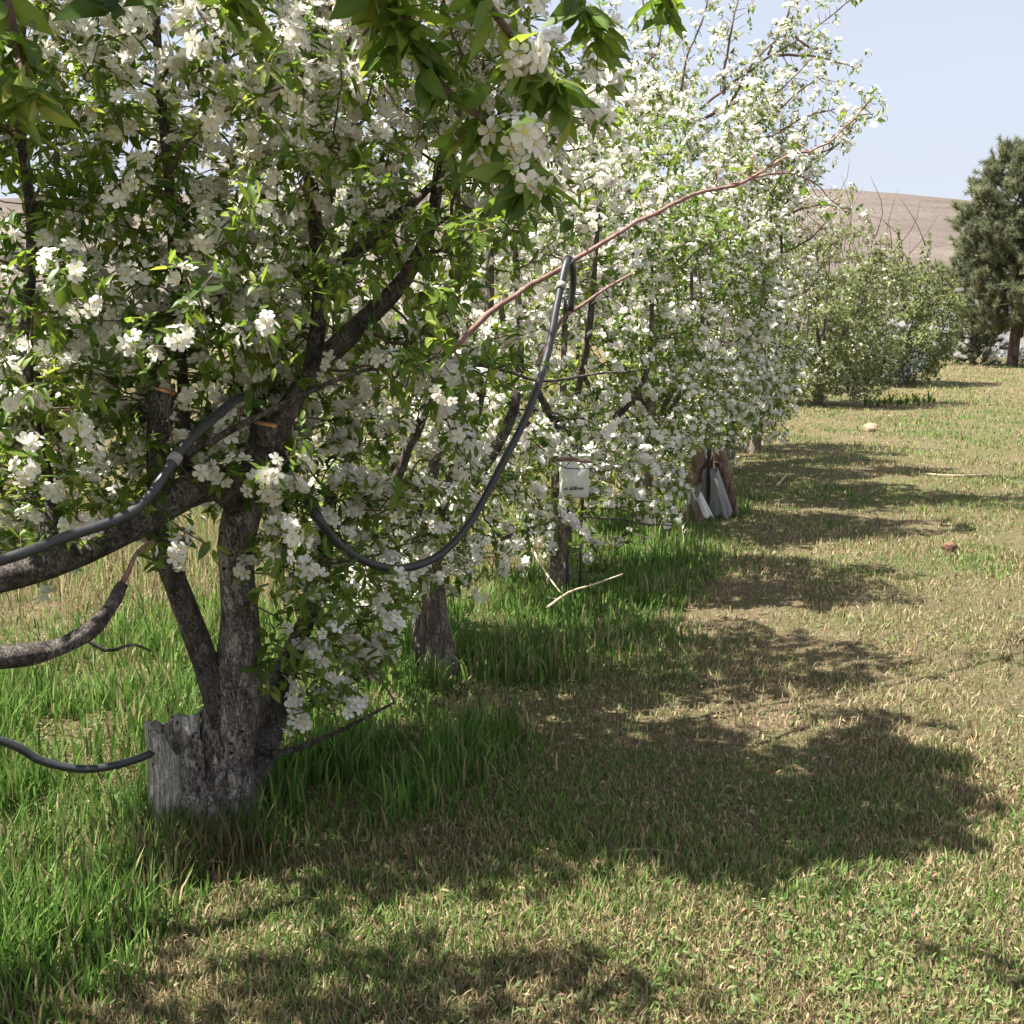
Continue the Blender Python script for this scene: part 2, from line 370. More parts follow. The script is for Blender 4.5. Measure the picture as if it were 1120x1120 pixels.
def clump(p, seed, s=1.0):
    """smooth 3D noise about -1..1"""
    r = np.random.default_rng(seed + 500); f = np.zeros(len(p))
    for i in range(9):
        k = nrm(r.normal(size=3)) * s * r.uniform(5, 13); f += np.sin(p @ k + r.random() * 6.28)
    return f / 4.0
class Skel:
    """preset trunk and limbs; every polyline is (points, radii in metres, start index or None)"""
    def __init__(s): s.pos = []; s.par = []; s.lines = []
    def line(s, pts, r, step=.07):
        pts = np.asarray(pts, float); L_ = np.sum(np.linalg.norm(np.diff(pts, axis=0), axis=1))
        rr = np.interp(np.linspace(0, 1, len(pts)), np.linspace(0, 1, len(r)), r)
        q = cat(np.column_stack([pts, rr]), max(4, int(L_ / step)))
        base = -1
        if s.pos:
            D = np.linalg.norm(np.array(s.pos) - q[0, :3], axis=1); base = int(D.argmin())
        for i, p in enumerate(q):
            s.pos.append(p[:3]); s.par.append(base if i == 0 else len(s.pos) - 2)
        s.lines.append(q); return q
def spurs(fol, pos, par, rad, first, rng, fprob, rthin=.0075, keep=1.0, size=1.0):
    n = len(pos); i = np.arange(n); m = (i >= first) & (rad < rthin) & (rng.random(n) < keep); i = i[m]
    t = nrm(pos[i] - pos[par[i]]); s = randu(rng, len(i)); s = nrm(s - t * np.sum(s * t, 1, keepdims=True))
    a = nrm(.55 * t + .8 * s + np.array([0, 0, .35]))
    p = pos[i] + a * .015
    f = fprob(p) if callable(fprob) else np.full(len(p), fprob)
    fol.add(p, a, np.clip(f * (1 + 1.1 * clump(p, int(n), .7)), 0, 1), size)
def shoot(fol, sk, mb, pts, r, rng, fp, k=7, dens=16, size=1.0, mi=0):
    """one long shoot with spurs along it"""
    pts = np.asarray(pts, float); L_ = np.sum(np.linalg.norm(np.diff(pts, axis=0), axis=1))
    q = cat(pts, max(5, int(L_ / .06))); q[1:-1] += rng.normal(0, .0035, (len(q) - 2, 3)); mb.tube(q, np.linspace(r[0], r[1], len(q)) * (1 + .12 * (rng.random(len(q)) < .2)), k, m=mi, wob=.07)
    if dens <= 0: return q
    n = max(2, int(L_ * dens)); f = rng.random(n) * (len(q) - 1.01); j = f.astype(int); u = (f - j)[:, None]
    p = q[j] * (1 - u) + q[j + 1] * u; t = nrm(q[j + 1] - q[j]); s = randu(rng, n); s = nrm(s - t * np.sum(s * t, 1, keepdims=True))
    a = nrm(.5 * t + s + np.array([0, 0, .2])); sl_ = rng.uniform(.01, .13, (n, 1)) * (dens > 8)
    for i in range(n):
        if sl_[i] > .03: mb.tube([p[i], p[i] + a[i] * sl_[i]], [.003, .0018], 4, m=mi)
    p = p + a * sl_
    fol.add(np.vstack([p + a * .02, q[-1:]]), np.vstack([a, nrm(q[-1:] - q[-2:-1])]), fp, size)
    return q

# outline of the row against the lane and sky, used to prune the crowns
_by = [-400, 0, 40, 78, 92, 104, 130, 160, 190, 230, 300, 400, 450, 480, 520, 555, 585, 610, 640, 680, 740, 785, 800]
_bx = [900, 845, 835, 850, 872, 880, 900, 890, 882, 872, 868, 866, 858, 846, 808, 752, 705, 660, 585, 500, 462, 445, 420]
CLEAR = [(752, 492, 812, 578, 9.0), (615, 503, 642, 546, 6.1), (505, 648, 650, 745, 5.2), (205, 610, 290, 900, 3.25), (240, 525, 288, 610, 3.25), (0, 622, 232, 800, 3.9), (312, 388, 372, 446, 3.34), (342, 350, 408, 410, 3.34), (380, 310, 450, 374, 3.34),
         (490, 328, 560, 386, 4.08), (550, 285, 640, 338, 4.15), (440, 430, 490, 540, 4.1), (338, 548, 400, 618, 3.35), (380, 592, 470, 636, 3.45), (455, 545, 530, 625, 3.6), (525, 440, 590, 560, 3.9), (575, 280, 632, 450, 4.1), (100, 440, 265, 590, 2.95), (0, 560, 150, 640, 2.75), (158, 408, 202, 470, 3.12), (266, 448, 308, 508, 3.34)]
def pruned(p):
    x, y = proj(p); out = x > np.interp(y, _by, _bx) + 26 * clump(p, 3, .8) + 4
    for x0, y0, x1, y1, Y in CLEAR: out |= (x > x0) & (x < x1) & (y > y0) & (y < y1) & (p[:, 1] < Y)
    return out

def apple_tree(seed, base, label, H, rxy, zlo, natt, fprob, near, leaf_len, nl, petal, skel=None, extra_att=None, trunk_r=.075, cull=pruned,
               shoots=None, tb=0.0, barkm='rough', leafmat='leaf', group='apple trees in the orchard row', keep=1.0, thin=.0075, name='apple_tree', step=.065, nf=(3, 7), kill=.085, box=.3, mult=1, gap=-.25):
    rng = np.random.default_rng(seed); base = np.array(base, float)
    root = empty(name, base); tag(root, label, 'tree', group)
    sk = skel or Skel()
    if skel is None:
        h0 = rng.uniform(.5, .75); l = rng.uniform(-.08, .08, 2)
        tp = np.array([[0, 0, -.06], [l[0] * .3, l[1] * .3, .15], [l[0], l[1], h0], [l[0] * 1.4, l[1] * 1.2, h0 + .35]]) + base
        sk.line(tp, [trunk_r * 1.35, trunk_r * 1.05, trunk_r * .85, trunk_r * .6])
        nb = 5
        for i in range(nb):
            a = 2 * math.pi * (i + rng.uniform(-.3, .3)) / nb; rr = rxy[i % 2] * rng.uniform(.35, .7); z1 = H * rng.uniform(.5, .85)
            s0 = tp[2] * .65 + tp[3] * .35 if i % 2 else tp[2] * .95 + tp[1] * .05
            e = base + np.array([math.cos(a) * rr, math.sin(a) * rr, z1])
            mid = s0 * .5 + e * .5 + np.array([math.cos(a) * .22, math.sin(a) * .22, -.12])
            sk.line([s0, s0 * .75 + mid * .25 + np.array([0, 0, .02]), mid, mid * .4 + e * .6 + np.array([.03, .02, .05]), e], [trunk_r * .42, trunk_r * .33, trunk_r * .25, trunk_r * .16, .006])
    for li, q in enumerate(sk.lines):
        mb = MB(); mb.tube(q[:, :3], q[:, 3], 16 if q[0, 3] > .03 else 9, wob=.17 if q[0, 3] > .03 else .10, seed=seed * 7 + li)
        mb.build('trunk' if li == 0 else 'limb', M[barkm if li == 0 else 'limb'], root)
    # crown envelope
    att = ell(rng, natt, base + np.array([0, 0, (H + zlo) / 2]), (rxy[0], rxy[1], (H - zlo) / 2), box=box)
    for b in range(5):
        a = rng.uniform(0, 6.28); z = rng.uniform(zlo + .5, H - .3); f = math.sqrt(max(.1, 1 - ((z - (H + zlo) / 2) / ((H - zlo) / 2)) ** 2))
        att = np.vstack([att, ell(rng, natt // 14, base + np.array([math.cos(a) * rxy[0] * f, math.sin(a) * rxy[1] * f, z]), (.38, .38, .35), 0)])
    for b in range(9):   # upright water shoots
        a = rng.uniform(0, 6.28); q = base + np.array([math.cos(a) * rxy[0] * .5, math.sin(a) * rxy[1] * .5, H * .86])
        z = rng.random(14)[:, None]; att = np.vstack([att, q + z * np.array([.15 * math.cos(a), .15 * math.sin(a), rng.uniform(.4, .95)])])
    if extra_att is not None: att = np.vstack([att, extra_att(rng)])
    att = att[clump(att, seed) > gap + .7 * sstep(.62 * H, 1.05 * H, att[:, 2]) + rng.normal(0, .12, len(att))]
    if cull is not None: att = att[~cull(att)]
    n0 = len(sk.pos)
    pos, par = grow(sk.pos, sk.par, att, rng=rng, step=step, kill=kill)
    rad = pipe_radii(par)
    link('twigs', twig_mesh(pos, par, rad, n0, .03), M['twig'], root)
    fol = Foliage(seed + 100)
    for _ in range(mult): spurs(fol, pos, par, rad, n0, rng, fprob, keep=keep, rthin=thin)
    if near: spurs(fol, pos, par, rad, n0, rng, fprob, keep=.7 if seed == 1 else .45, rthin=thin, size=.85)
    if shoots: shoots(fol, root, rng)
    fol.build(root, near, leaf_len, nl, petal, leafmat, cull=cull_soft if cull is not None else None, tb=tb, nf=nf)
    print(name, len(pos), getattr(fol, 'nleaf', 0), getattr(fol, 'nflow', 0))
    return root
def cull_soft(p):
    x, y = proj(p); out = np.zeros(len(p), bool)
    for x0, y0, x1, y1, Y in CLEAR: out |= (x > x0) & (x < x1) & (y > y0) & (y < y1) & (p[:, 1] < Y)
    return out & (np.random.default_rng(len(p)).random(len(p)) < .84)

# ------------------------------------------------------------------ ground, hill, bank
def grid(name, xs, ys, zf, m):
    X, Yg = np.meshgrid(xs, ys); Z = zf(X, Yg); nx = len(xs); ny = len(ys)
    i = (np.arange(ny - 1)[:, None] * nx + np.arange(nx - 1)[None]).ravel()
    lo = np.stack([i, i + 1, i + nx + 1, i + nx], -1).ravel()
    return tag(link(name, raw_mesh(name, np.stack([X, Yg, Z], -1).reshape(-1, 3), lo, np.full(len(i), 4)), m), kind='structure')
def spaced(a, b, n, p=2.2):
    t = np.linspace(-1, 1, n); return a + (b - a) * (np.sign(t) * np.abs(t) ** p + 1) / 2
m, nt, b, ln = mat('orchard_ground')
tc = nd(nt, 'TexCoord')
n1 = nd(nt, 'TexNoise', Scale=0.55, Detail=5.0, Roughness=0.6); n2 = nd(nt, 'TexNoise', Scale=60.0, Detail=8.0, Roughness=0.8); n3 = nd(nt, 'TexNoise', Scale=3.2, Detail=6.0, Roughness=0.6)
for n_ in (n1, n2, n3): ln(tc.outputs['Object'], n_.inputs['Vector'])
r1 = ramp(nt, [(0.30, (0.045, 0.034, 0.022)), (0.5, (0.16, 0.122, 0.074)), (0.70, (0.36, 0.285, 0.18))]); ln(n2.outputs[0], r1.inputs[0])
r2 = ramp(nt, [(0.30, (0.04, 0.042, 0.018)), (0.68, (0.20, 0.19, 0.085))]); ln(n2.outputs[0], r2.inputs[0])
f1 = ramp(nt, [(0.42, (0, 0, 0)), (0.60, (1, 1, 1))])
ad = nd(nt, 'Math', operation='ADD'); hm = nd(nt, 'Math', operation='MULTIPLY'); hm.inputs[1].default_value = .5
ln(n1.outputs[0], ad.inputs[0]); ln(n3.outputs[0], ad.inputs[1]); ln(ad.outputs[0], hm.inputs[0]); ln(hm.outputs[0], f1.inputs[0])
mx = nd(nt, 'Mix', data_type='RGBA'); ln(f1.outputs[0], mx.inputs[0]); ln(r1.outputs[0], mx.inputs[6]); ln(r2.outputs[0], mx.inputs[7]); ln(mx.outputs[2], b.inputs['Base Color'])
bp = nd(nt, 'Bump', Strength=0.8, Distance=0.03); ln(n2.outputs[0], bp.inputs['Height']); ln(bp.outputs[0], b.inputs['Normal'])
b.inputs['Roughness'].default_value = 0.95; b.inputs['Specular IOR Level'].default_value = 0.1
M['ground'] = m
grid('ground', spaced(-1500, 1500, 241, 3.2), spaced(-1500, 1500, 241, 3.2), lambda x, y: gz(x, y) * np.exp(-(x * x + y * y) / 5000), M['ground'])

m, nt, b, ln = mat('dry_hill')
tc = nd(nt, 'TexCoord'); mp = nd(nt, 'Mapping'); mp.inputs['Scale'].default_value = (0.6, 1, 1); ln(tc.outputs['Object'], mp.inputs['Vector'])
n1 = nd(nt, 'TexNoise', Scale=0.045, Detail=10.0, Roughness=0.65); ln(mp.outputs[0], n1.inputs['Vector'])
n2 = nd(nt, 'TexNoise', Scale=0.9, Detail=8.0, Roughness=0.75); ln(tc.outputs['Object'], n2.inputs['Vector'])
r1 = ramp(nt, [(0.3, (0.06, 0.05, 0.043)), (0.5, (0.118, 0.100, 0.088)), (0.66, (0.19, 0.162, 0.143))])
ad = nd(nt, 'Math', operation='ADD'); hm = nd(nt, 'Math', operation='MULTIPLY'); hm.inputs[1].default_value = .5
ln(n1.outputs[0], ad.inputs[0]); ln(n2.outputs[0], ad.inputs[1]); ln(ad.outputs[0], hm.inputs[0]); ln(hm.outputs[0], r1.inputs[0]); ln(r1.outputs[0], b.inputs['Base Color'])
b.inputs['Roughness'].default_value = 1; b.inputs['Specular IOR Level'].default_value = 0
M['hill'] = m
_rx = np.array([-900, -140, -60, 40, 78, 122, 160, 260, 500, 1200.]); _rz = np.array([26, 31, 33, 34, 33.5, 29, 24.5, 13, 4, 0.])
def hillz(x, y):
    r = np.interp(x, _rx, _rz); return -1.0 + (r + 1) * sstep(60, 300, y) * (1 - .5 * sstep(300, 520, y)) + .5 * (vnoise(x, y, .03, 3) - .5) * sstep(90, 200, y)
grid('hill', np.linspace(-900, 1200, 180), np.linspace(58, 520, 90), hillz, M['hill'])
M['gravel'] = plain('pale_gravel', (0.14, 0.133, 0.13), 0.95, 3.0, 0.35, 0.6, 0.1)
def bankz(x, y):
    a = np.exp(-((x - 23) / 6.5) ** 2) * np.exp(-((y - 57) / 6.5) ** 2)
    return -.25 + 2.2 * a * (.75 + .5 * vnoise(x, y, .4, 5)) + .18 * (vnoise(x, y, 1.1, 6) - .5)
grid('gravel_bank', np.linspace(2, 50, 90), np.linspace(43, 75, 60), bankz, M['gravel'])

# ------------------------------------------------------------------ grass
def tall_map(x, y):
    d = x - rowX(y); e = .22 + .5 * sstep(2.9, 3.4, y) - .55 * sstep(4.1, 4.4, y) * (1 - sstep(4.6, 4.85, y)) + .35 * (vnoise(x, y, 1.3, 11) - .5)
    lush = sstep(-3.2, -1.6, d) * (1 - sstep(e - .22, e + .25, d + .25 * (vnoise(x, y, 5.0, 13) - .5))) * (1 - .85 * sstep(8.5, 11, y))
    lush *= np.where(d < -.4, 1 - sstep(5.2, 6.6, y + .4 * vnoise(x, y, 1.3, 12)), 1)
    return lush
m, nt, b, ln = mat('grass_blade')
a1 = nd(nt, 'Attribute', attribute_name='tint'); a2 = nd(nt, 'Attribute', attribute_name='dry')
g1 = ramp(nt, [(0.0, (0.05, 0.125, 0.02)), (0.5, (0.11, 0.215, 0.038)), (1.0, (0.22, 0.315, 0.075))])
g2 = ramp(nt, [(0.0, (0.14, 0.098, 0.056)), (0.5, (0.33, 0.245, 0.142)), (1.0, (0.58, 0.46, 0.295))])
ln(a1.outputs['Fac'], g1.inputs[0]); ln(a1.outputs['Fac'], g2.inputs[0])
mx = nd(nt, 'Mix', data_type='RGBA'); ln(a2.outputs['Fac'], mx.inputs[0]); ln(g1.outputs[0], mx.inputs[6]); ln(g2.outputs[0], mx.inputs[7])
ln(mx.outputs[2], b.inputs['Base Color']); b.inputs['Roughness'].default_value = .55; b.inputs['Specular IOR Level'].default_value = .25
t = nd(nt, 'BsdfTranslucent'); ms = nd(nt, 'MixShader'); ms.inputs[0].default_value = .34; ln(mx.outputs[2], t.inputs[0])
ln(b.outputs[0], ms.inputs[1]); ln(t.outputs[0], ms.inputs[2]); ln(ms.outputs[0], nt.nodes['Material Output'].inputs[0])
M['grass'] = m
def scatter(rng, n, y0, y1, pw, ang=.62):
    """ground positions thinning out with distance"""
    u = rng.random(n); k = 1 - pw
    Y = (y0 ** k + u * (y1 ** k - y0 ** k)) ** (1 / k); X = rng.uniform(-1, 1, n) * (Y * ang + .8)
    return X, Y
def blades(name, x, y, h, wd, tint, dry, lean, rng, label):
    n = len(x); z = gz(x, y) * np.exp(-(x * x + y * y) / 5000) - .004; az = rng.uniform(0, 6.28, n); fa = az + rng.normal(0, .9, n)
    dx, dy = np.cos(az) * lean, np.sin(az) * lean; sx, sy = -np.sin(fa) * wd / 2, np.cos(fa) * wd / 2
    hz = h * np.sqrt(np.maximum(.06, 1 - np.minimum(lean, .97) ** 2))
    V = np.empty((n, 5, 3))
    V[:, 0] = np.stack([x - sx, y - sy, z], -1); V[:, 1] = np.stack([x + sx, y + sy, z], -1)
    mx_, my_, mz_ = x + dx * h * .32, y + dy * h * .32, z + hz * .62
    V[:, 2] = np.stack([mx_ + sx * .85, my_ + sy * .85, mz_], -1); V[:, 3] = np.stack([mx_ - sx * .85, my_ - sy * .85, mz_], -1)
    V[:, 4] = np.stack([x + dx * h, y + dy * h, z + hz], -1)
    lo = (np.array([0, 1, 2, 3, 3, 2, 4])[None] + (np.arange(n) * 5)[:, None]).ravel()
    o = link(name, raw_mesh(name, V.reshape(-1, 3), lo, np.tile([4, 3], n), {'tint': np.repeat(tint, 5), 'dry': np.repeat(dry, 5)}), M['grass'])
    return tag(o, label, 'grass', kind='stuff')
rng = np.random.default_rng(5)
# short, patchy lane turf
X, Y = scatter(rng, 800000, 1.7, 46, 1.38)
lush = tall_map(X, Y)
cov = vnoise(X, Y, 1.1, 21) * .5 + vnoise(X, Y, 3.3, 22) * .3 + vnoise(X, Y, 9, 23) * .2
k = rng.random(len(X)) < np.minimum(1, sstep(.26, .58, cov) * .7 + .30 + .25 * sstep(8, 16, Y))
X, Y, cov, lush = X[k], Y[k], cov[k], lush[k]; n = len(X)
dp = np.clip(.84 - 1.6 * (cov - .47) + .9 * (vnoise(X, Y, .55, 24) - .5) + .12 * (Y < 3.3) - .12 * sstep(7, 14, Y) - .5 * lush, .05, .95)
dry = np.clip((rng.random(n) < dp) * .85 + rng.normal(0, .13, n), 0, 1)
hh = rng.uniform(.010, .042, n) * (1 + .8 * vnoise(X, Y, 2.2, 25)) * (1 - .25 * dry) * (1 + .035 * np.maximum(0, Y - 5))
blades('lane_grass', X, Y, hh, rng.uniform(.0025, .0058, n) * (1 + .10 * np.maximum(0, Y - 2)), np.clip(rng.normal(.48, .32, n), 0, 1), dry,
       rng.uniform(.15, .97, n), rng, 'short patchy mown grass, half green and half straw, covering the lane')
# broad-leaved clover and dead leaves pressed into the turf
def litter(name, n, y1, sc, mt, flat, per, label, cat_, pw=1.5, gate=None):
    X, Y = scatter(rng, n, 1.8, y1, pw)
    if gate is not None: k = gate(X, Y); X, Y = X[k], Y[k]
    n = len(X); idx = np.repeat(np.arange(n), per); m_ = len(idx)
    T = np.stack([X[idx], Y[idx], gz(X[idx], Y[idx]) + rng.uniform(.004, .03, m_)], -1); T[:, :2] += rng.normal(0, .012 if per > 1 else 0, (m_, 2))
    d = nrm(randu(rng, m_) * [1, 1, flat] + [0, 0, .15 * (per > 1)]); hx, yy, zz = frames(d, nrm(np.array([0, 0, 1.0]) + .5 * randu(rng, m_)))
    V, lo, sz = inst(*LEAF_N, hx, yy, zz, T, sc * rng.uniform(.5, 1.2, m_) * (1 + .05 * Y[idx]))
    tag(link(name, raw_mesh(name, V, lo, sz, {'tint': np.repeat(rng.random(m_), 8)}), M[mt]), label, cat_, kind='stuff')
M['deadleaf'] = leafy('dead_leaf', [(0.0, (0.07, 0.042, 0.026)), (0.5, (0.19, 0.12, 0.07)), (1.0, (0.36, 0.26, 0.17))], 0.15, None, 0.8)
M['clover'] = leafy('clover_leaf', [(0.0, (0.065, 0.105, 0.03)), (1.0, (0.18, 0.23, 0.075))], 0.25, None, 0.6)
litter('clover', 6000, 14, .020, 'clover', .5, 5, 'low broad leaved clover and weeds in patches among the lane grass', 'clover', gate=lambda x, y: vnoise(x, y, 1.6, 51) * .6 + vnoise(x, y, 5, 52) * .4 > .5)
litter('dead_leaves', 8000, 16, .021, 'deadleaf', .35, 1, 'dry brown leaf litter and thatch scattered on the turf', 'leaf litter')
# tall lush grass along the row
X, Y = scatter(rng, 330000, 1.7, 13, 1.45, .75)
lush = tall_map(X, Y); cl = vnoise(X, Y, 4.5, 31) * .6 + vnoise(X, Y, 1.6, 32) * .4
k = rng.random(len(X)) < lush * (.12 + .95 * sstep(.32, .6, cl)); X, Y, cl, lush = X[k], Y[k], cl[k], lush[k]; n = len(X)
print('tall', n)
hh = (.05 + .165 * rng.random(n) ** 1.2) * (.35 + .6 * cl + .45 * vnoise(X, Y, .8, 34)) * (.4 + .6 * lush)
dry = np.clip((rng.random(n) < .06 + .3 * (1 - lush) + .25 * sstep(.6, .8, vnoise(X, Y, 2.6, 35))) * .8 + rng.normal(0, .06, n), 0, 1)
blades('tall_grass', X, Y, hh, rng.uniform(.005, .0105, n) * (1 + .05 * np.maximum(0, Y - 3)), np.clip(rng.normal(.5, .24, n) + .15 * (vnoise(X, Y, 1.2, 33) - .5), 0, 1), dry,
       np.abs(rng.normal(.30, .22, n)).clip(.02, .95), rng, 'long lush green grass growing round the feet of the apple trees')
# standing dry grass in the open field beyond the row
X, Y = scatter(rng, 120000, 5.0, 40, 1.9, .75)
d = X - rowX(Y); k = (d < -.5) & (rng.random(len(X)) < sstep(5.6, 7.2, Y)); X, Y = X[k], Y[k]; n = len(X)
hh = rng.uniform(.10, .34, n) * (.6 + .6 * vnoise(X, Y, 1.5, 41))
dry = np.clip((rng.random(n) < .72) * .85 + rng.normal(0, .12, n), 0, 1)
blades('dry_grass', X, Y, hh, rng.uniform(.004, .008, n) * (1 + .06 * np.maximum(0, Y - 5)), np.clip(rng.normal(.6, .22, n), 0, 1), dry, np.abs(rng.normal(.4, .25, n)).clip(.02, .95), rng,
       'tall straw coloured dry grass in the field left of the trees')

# dead weeds in front of the gnarled tree
n = 900; a = rng.uniform(0, 6.28, n); rr = np.abs(rng.normal(0, .17, n)); X = -.93 + np.cos(a) * rr * 1.1; Y = 3.10 + np.sin(a) * rr * .6
k = rng.random(n) < .5 + .5 * (vnoise(X, Y, 9, 61) > .5); X, Y = X[k], Y[k]; n = len(X)
blades('dead_weeds', X, Y, rng.uniform(.05, .19, n), rng.uniform(.003, .007, n), np.clip(rng.normal(.12, .14, n), 0, 1), np.clip(rng.normal(.9, .15, n), 0, 1), np.abs(rng.normal(.35, .3, n)).clip(.02, .95), rng,
       'brown dead weeds clumped in front of the gnarled trunk')

# ------------------------------------------------------------------ the gnarled front tree
PX = 1 / FPX
def lin(px, Y, r, Y1=None):
    return PL(px, Y, Y1), [a * Y * PX for a in r]
B1 = np.array([rowX(3.32), 3.32, 0.0])
sk = Skel()
sk.line(*lin([(238, 925), (240, 880), (247, 830), (256, 780), (262, 730), (262, 665), (256, 605), (264, 560), (277, 520), (289, 472)], 3.32, [54, 42, 34, 29, 26, 24, 22, 20, 17, 15]))
sk.line(*lin([(243, 790), (228, 735), (212, 690), (195, 645), (180, 605), (168, 570)], 3.30, [18, 14.5, 13, 12.5, 13, 12], 3.2))
sk.line(*lin([(262, 548), (235, 528), (200, 540), (150, 573), (90, 602), (20, 624), (-60, 640), (-140, 640)], 3.28, [20, 19, 18, 18, 17, 16, 15, 10], 2.75))
sk.line(*lin([(270, 535), (300, 475), (326, 428), (352, 396), (386, 362), (438, 312), (470, 250), (480, 180)], 3.3, [16, 15, 13, 12, 11, 10, 7, 5], 3.5))
sk.line(*lin([(340, 410), (350, 330), (345, 250), (337, 170), (333, 90), (336, 0), (340, -120)], 3.42, [10, 9, 8, 7, 6.5, 6, 4], 3.6))
sk.line(*lin([(205, 538), (200, 420), (192, 300), (183, 180), (175, 90), (170, 0), (166, -120)], 3.25, [7, 6.5, 6, 5.5, 5, 5, 3.5], 3.35))
sk.line(*lin([(255, 885), (278, 835), (297, 795), (310, 740), (330, 690), (352, 630), (362, 540)], 3.42, [30, 24, 18, 15, 12, 9, 6], 3.6))
sk.line(*lin([(60, 612), (50, 520), (28, 400), (35, 250), (20, 110), (30, -20)], 3.0, [8, 7.5, 7, 6, 5, 4], 3.3))
sk.line(*lin([(285, 822), (312, 823), (370, 800), (432, 768)], 3.4, [4.2, 3.5, 2.6, 1.5], 3.25))
sk.line(*lin([(352, 310), (395, 270), (440, 232), (470, 205)], 3.45, [9, 8, 6, 4], 3.6))
def extra1(rng):
    a = [ell(rng, 420, P(365, 660, 3.42), (.24, .36, .36), 0), ell(rng, 200, P(400, 560, 3.5), (.28, .35, .3), 0),   # low right skirt
         ell(rng, 60, P(355, 760, 3.35), (.16, .2, .10), 0), ell(rng, 800, P(60, 330, 3.3), (.55, .6, .8), 0), ell(rng, 500, P(200, 330, 3.5), (.5, .4, .6), 0),
         ell(rng, 400, P(230, 60, 3.4), (.8, .6, .6), 0), ell(rng, 600, P(150, 420, 3.6), (.5, .2, .36), 0), ell(rng, 400, P(340, 500, 3.55), (.25, .2, .35), 0), ell(rng, 700, P(70, 480, 3.2), (.4, .35, .25), 0),
         ell(rng, 260, P(440, 470, 3.5), (.3, .3, .4), 0)]
    return np.vstack(a)
def fp1(p):
    return .32 + .50 * sstep(1.75, 2.6, p[:, 2]) + .25 * sstep(.9, .5, p[:, 2]) * (p[:, 0] > -1.0)
def sh1(fol, root, rng):
    mb = MB()
    shoot(fol, None, mb, PL([(205, 498), (235, 481), (280, 458), (330, 431), (400, 405), (455, 392)], 3.0, 3.1), (.011, .005), rng, .2, dens=5)
    mb.build('branch', M['limb'], root)
    # cut stubs with fresh orange faces
    for (px, Y, r) in (([(176, 560), (172, 500), (176, 455), (181, 428)], 3.1, 13), ([(287, 486), (290, 464)], 3.27, 15)):
        q = cat(PL(px, Y), 8); mb = MB(); mb.tube(q, r * Y * PX * np.linspace(1.12, .98, 8), 14, wob=.14, seed=3)
        st = mb.build('pruned_stub', M['limb'], root)
        t = nrm(q[-1] - q[-2]); mb = MB(); mb.tube([q[-1] - t * .004, q[-1] + t * .005], r * Y * PX * .9, 14, wob=.1, seed=3)
        c = mb.build('cut_face', M['cut'], root, smooth=False); c.parent = st; c.location = (0, 0, 0)
    # burr of dead spurs under the left stub
    mb = MB(); c = P(163, 452, 3.1)
    for i in range(26):
        d = nrm(rng.normal(size=3)); L_ = rng.uniform(.025, .055)
        mb.tube([c, c + d * L_ * .6, c + d * L_ + rng.normal(size=3) * .01], [.014, .011, .005], 6)
    mb.build('burr', M['limb'], root)
    # hollow grey stump of a lost stem
    mb = MB(); k = 28; V = []; F = []; c0 = P(191, 885, 3.27); c0[2] = -.02; top = P(187, 792, 3.27); r0 = .098
    prof = [(0, 1.12, 0), (.3, 1.0, 0), (.6, .95, 0), (.85, .98, 0), (1.0, 1.04, 0), (1.0, .78, 0), (.86, .70, 0), (.55, .55, 0)]
    for h, rr, _ in prof:
        for j in range(k):
            a = j * 2 * math.pi / k
            jag = (.05 * math.sin(2 * a + .4) + .025 * math.sin(5 * a) + .06 * (rng.random() - .5)) if h > .8 else 0
            if h > .8 and math.cos(a + .55) > .55: jag -= .32 * (math.cos(a + .55) - .55) / .45
            r_ = r0 * .82 * rr * (1 + .07 * math.sin(3 * a + 1) + .05 * math.sin(7 * a + h * 4))
            q = c0 * (1 - h) + top * h; V.append((q[0] + math.cos(a) * r_, q[1] + math.sin(a) * r_, q[2] + jag * .28))
    for i in range(len(prof) - 1):
        for j in range(k): F.append((i * k + j, i * k + (j + 1) % k, (i + 1) * k + (j + 1) % k, (i + 1) * k + j))
    F.append(tuple((len(prof) - 1) * k + j for j in range(k))); mb.add(V, F); mb.build('dead_stump', M['dead'], root)
    # swollen healed lips at the foot
    mb = MB()
    for px, py, Y, rx, rz in ((211, 838, 3.2, 13, 36), (222, 885, 3.22, 24, 30)):
        q = cat(PL([(px + 3, py - rz), (px - 1, py - rz * .3), (px, py + rz * .3), (px + 4, py + rz)], Y), 9)
        mb.tube(q, np.array([.3, .75, .95, 1, 1, .97, .9, .7, .3]) * rx * Y * PX, 14, wob=.12, seed=int(px))
    mb.build('burl', M['bark'], root)
    mb = MB(); c = P(247, 862, 3.15)    # healed branch scar: a lip round a dark slit
    for j in range(2):
        sg = 1 if j else -1; mb.tube(cat(np.array([c + [sg * .004, .03, .045], c + [sg * .02, .008, .024], c + [sg * .024, .006, -.006], c + [sg * .013, .012, -.034], c + [0, .03, -.05]]), 12), np.array([.006, .010, .012, .014, .014, .014, .014, .013, .012, .012, .01, .007]), 8, wob=.28, seed=j)
    mb.build('branch_scar', M['bark'], root)
t1 = apple_tree(1, B1, 'gnarled apple tree with forked grey trunk, sawn stubs and hollow stump at its foot', 3.7, (1.05, .68), .70, 3300, fp1, True, .058, (4, 6), .025,
                skel=sk, extra_att=extra1, shoots=sh1, barkm='bark', thin=.0075, box=.5, gap=-.33, mult=1, kill=.075, nf=(4, 7))

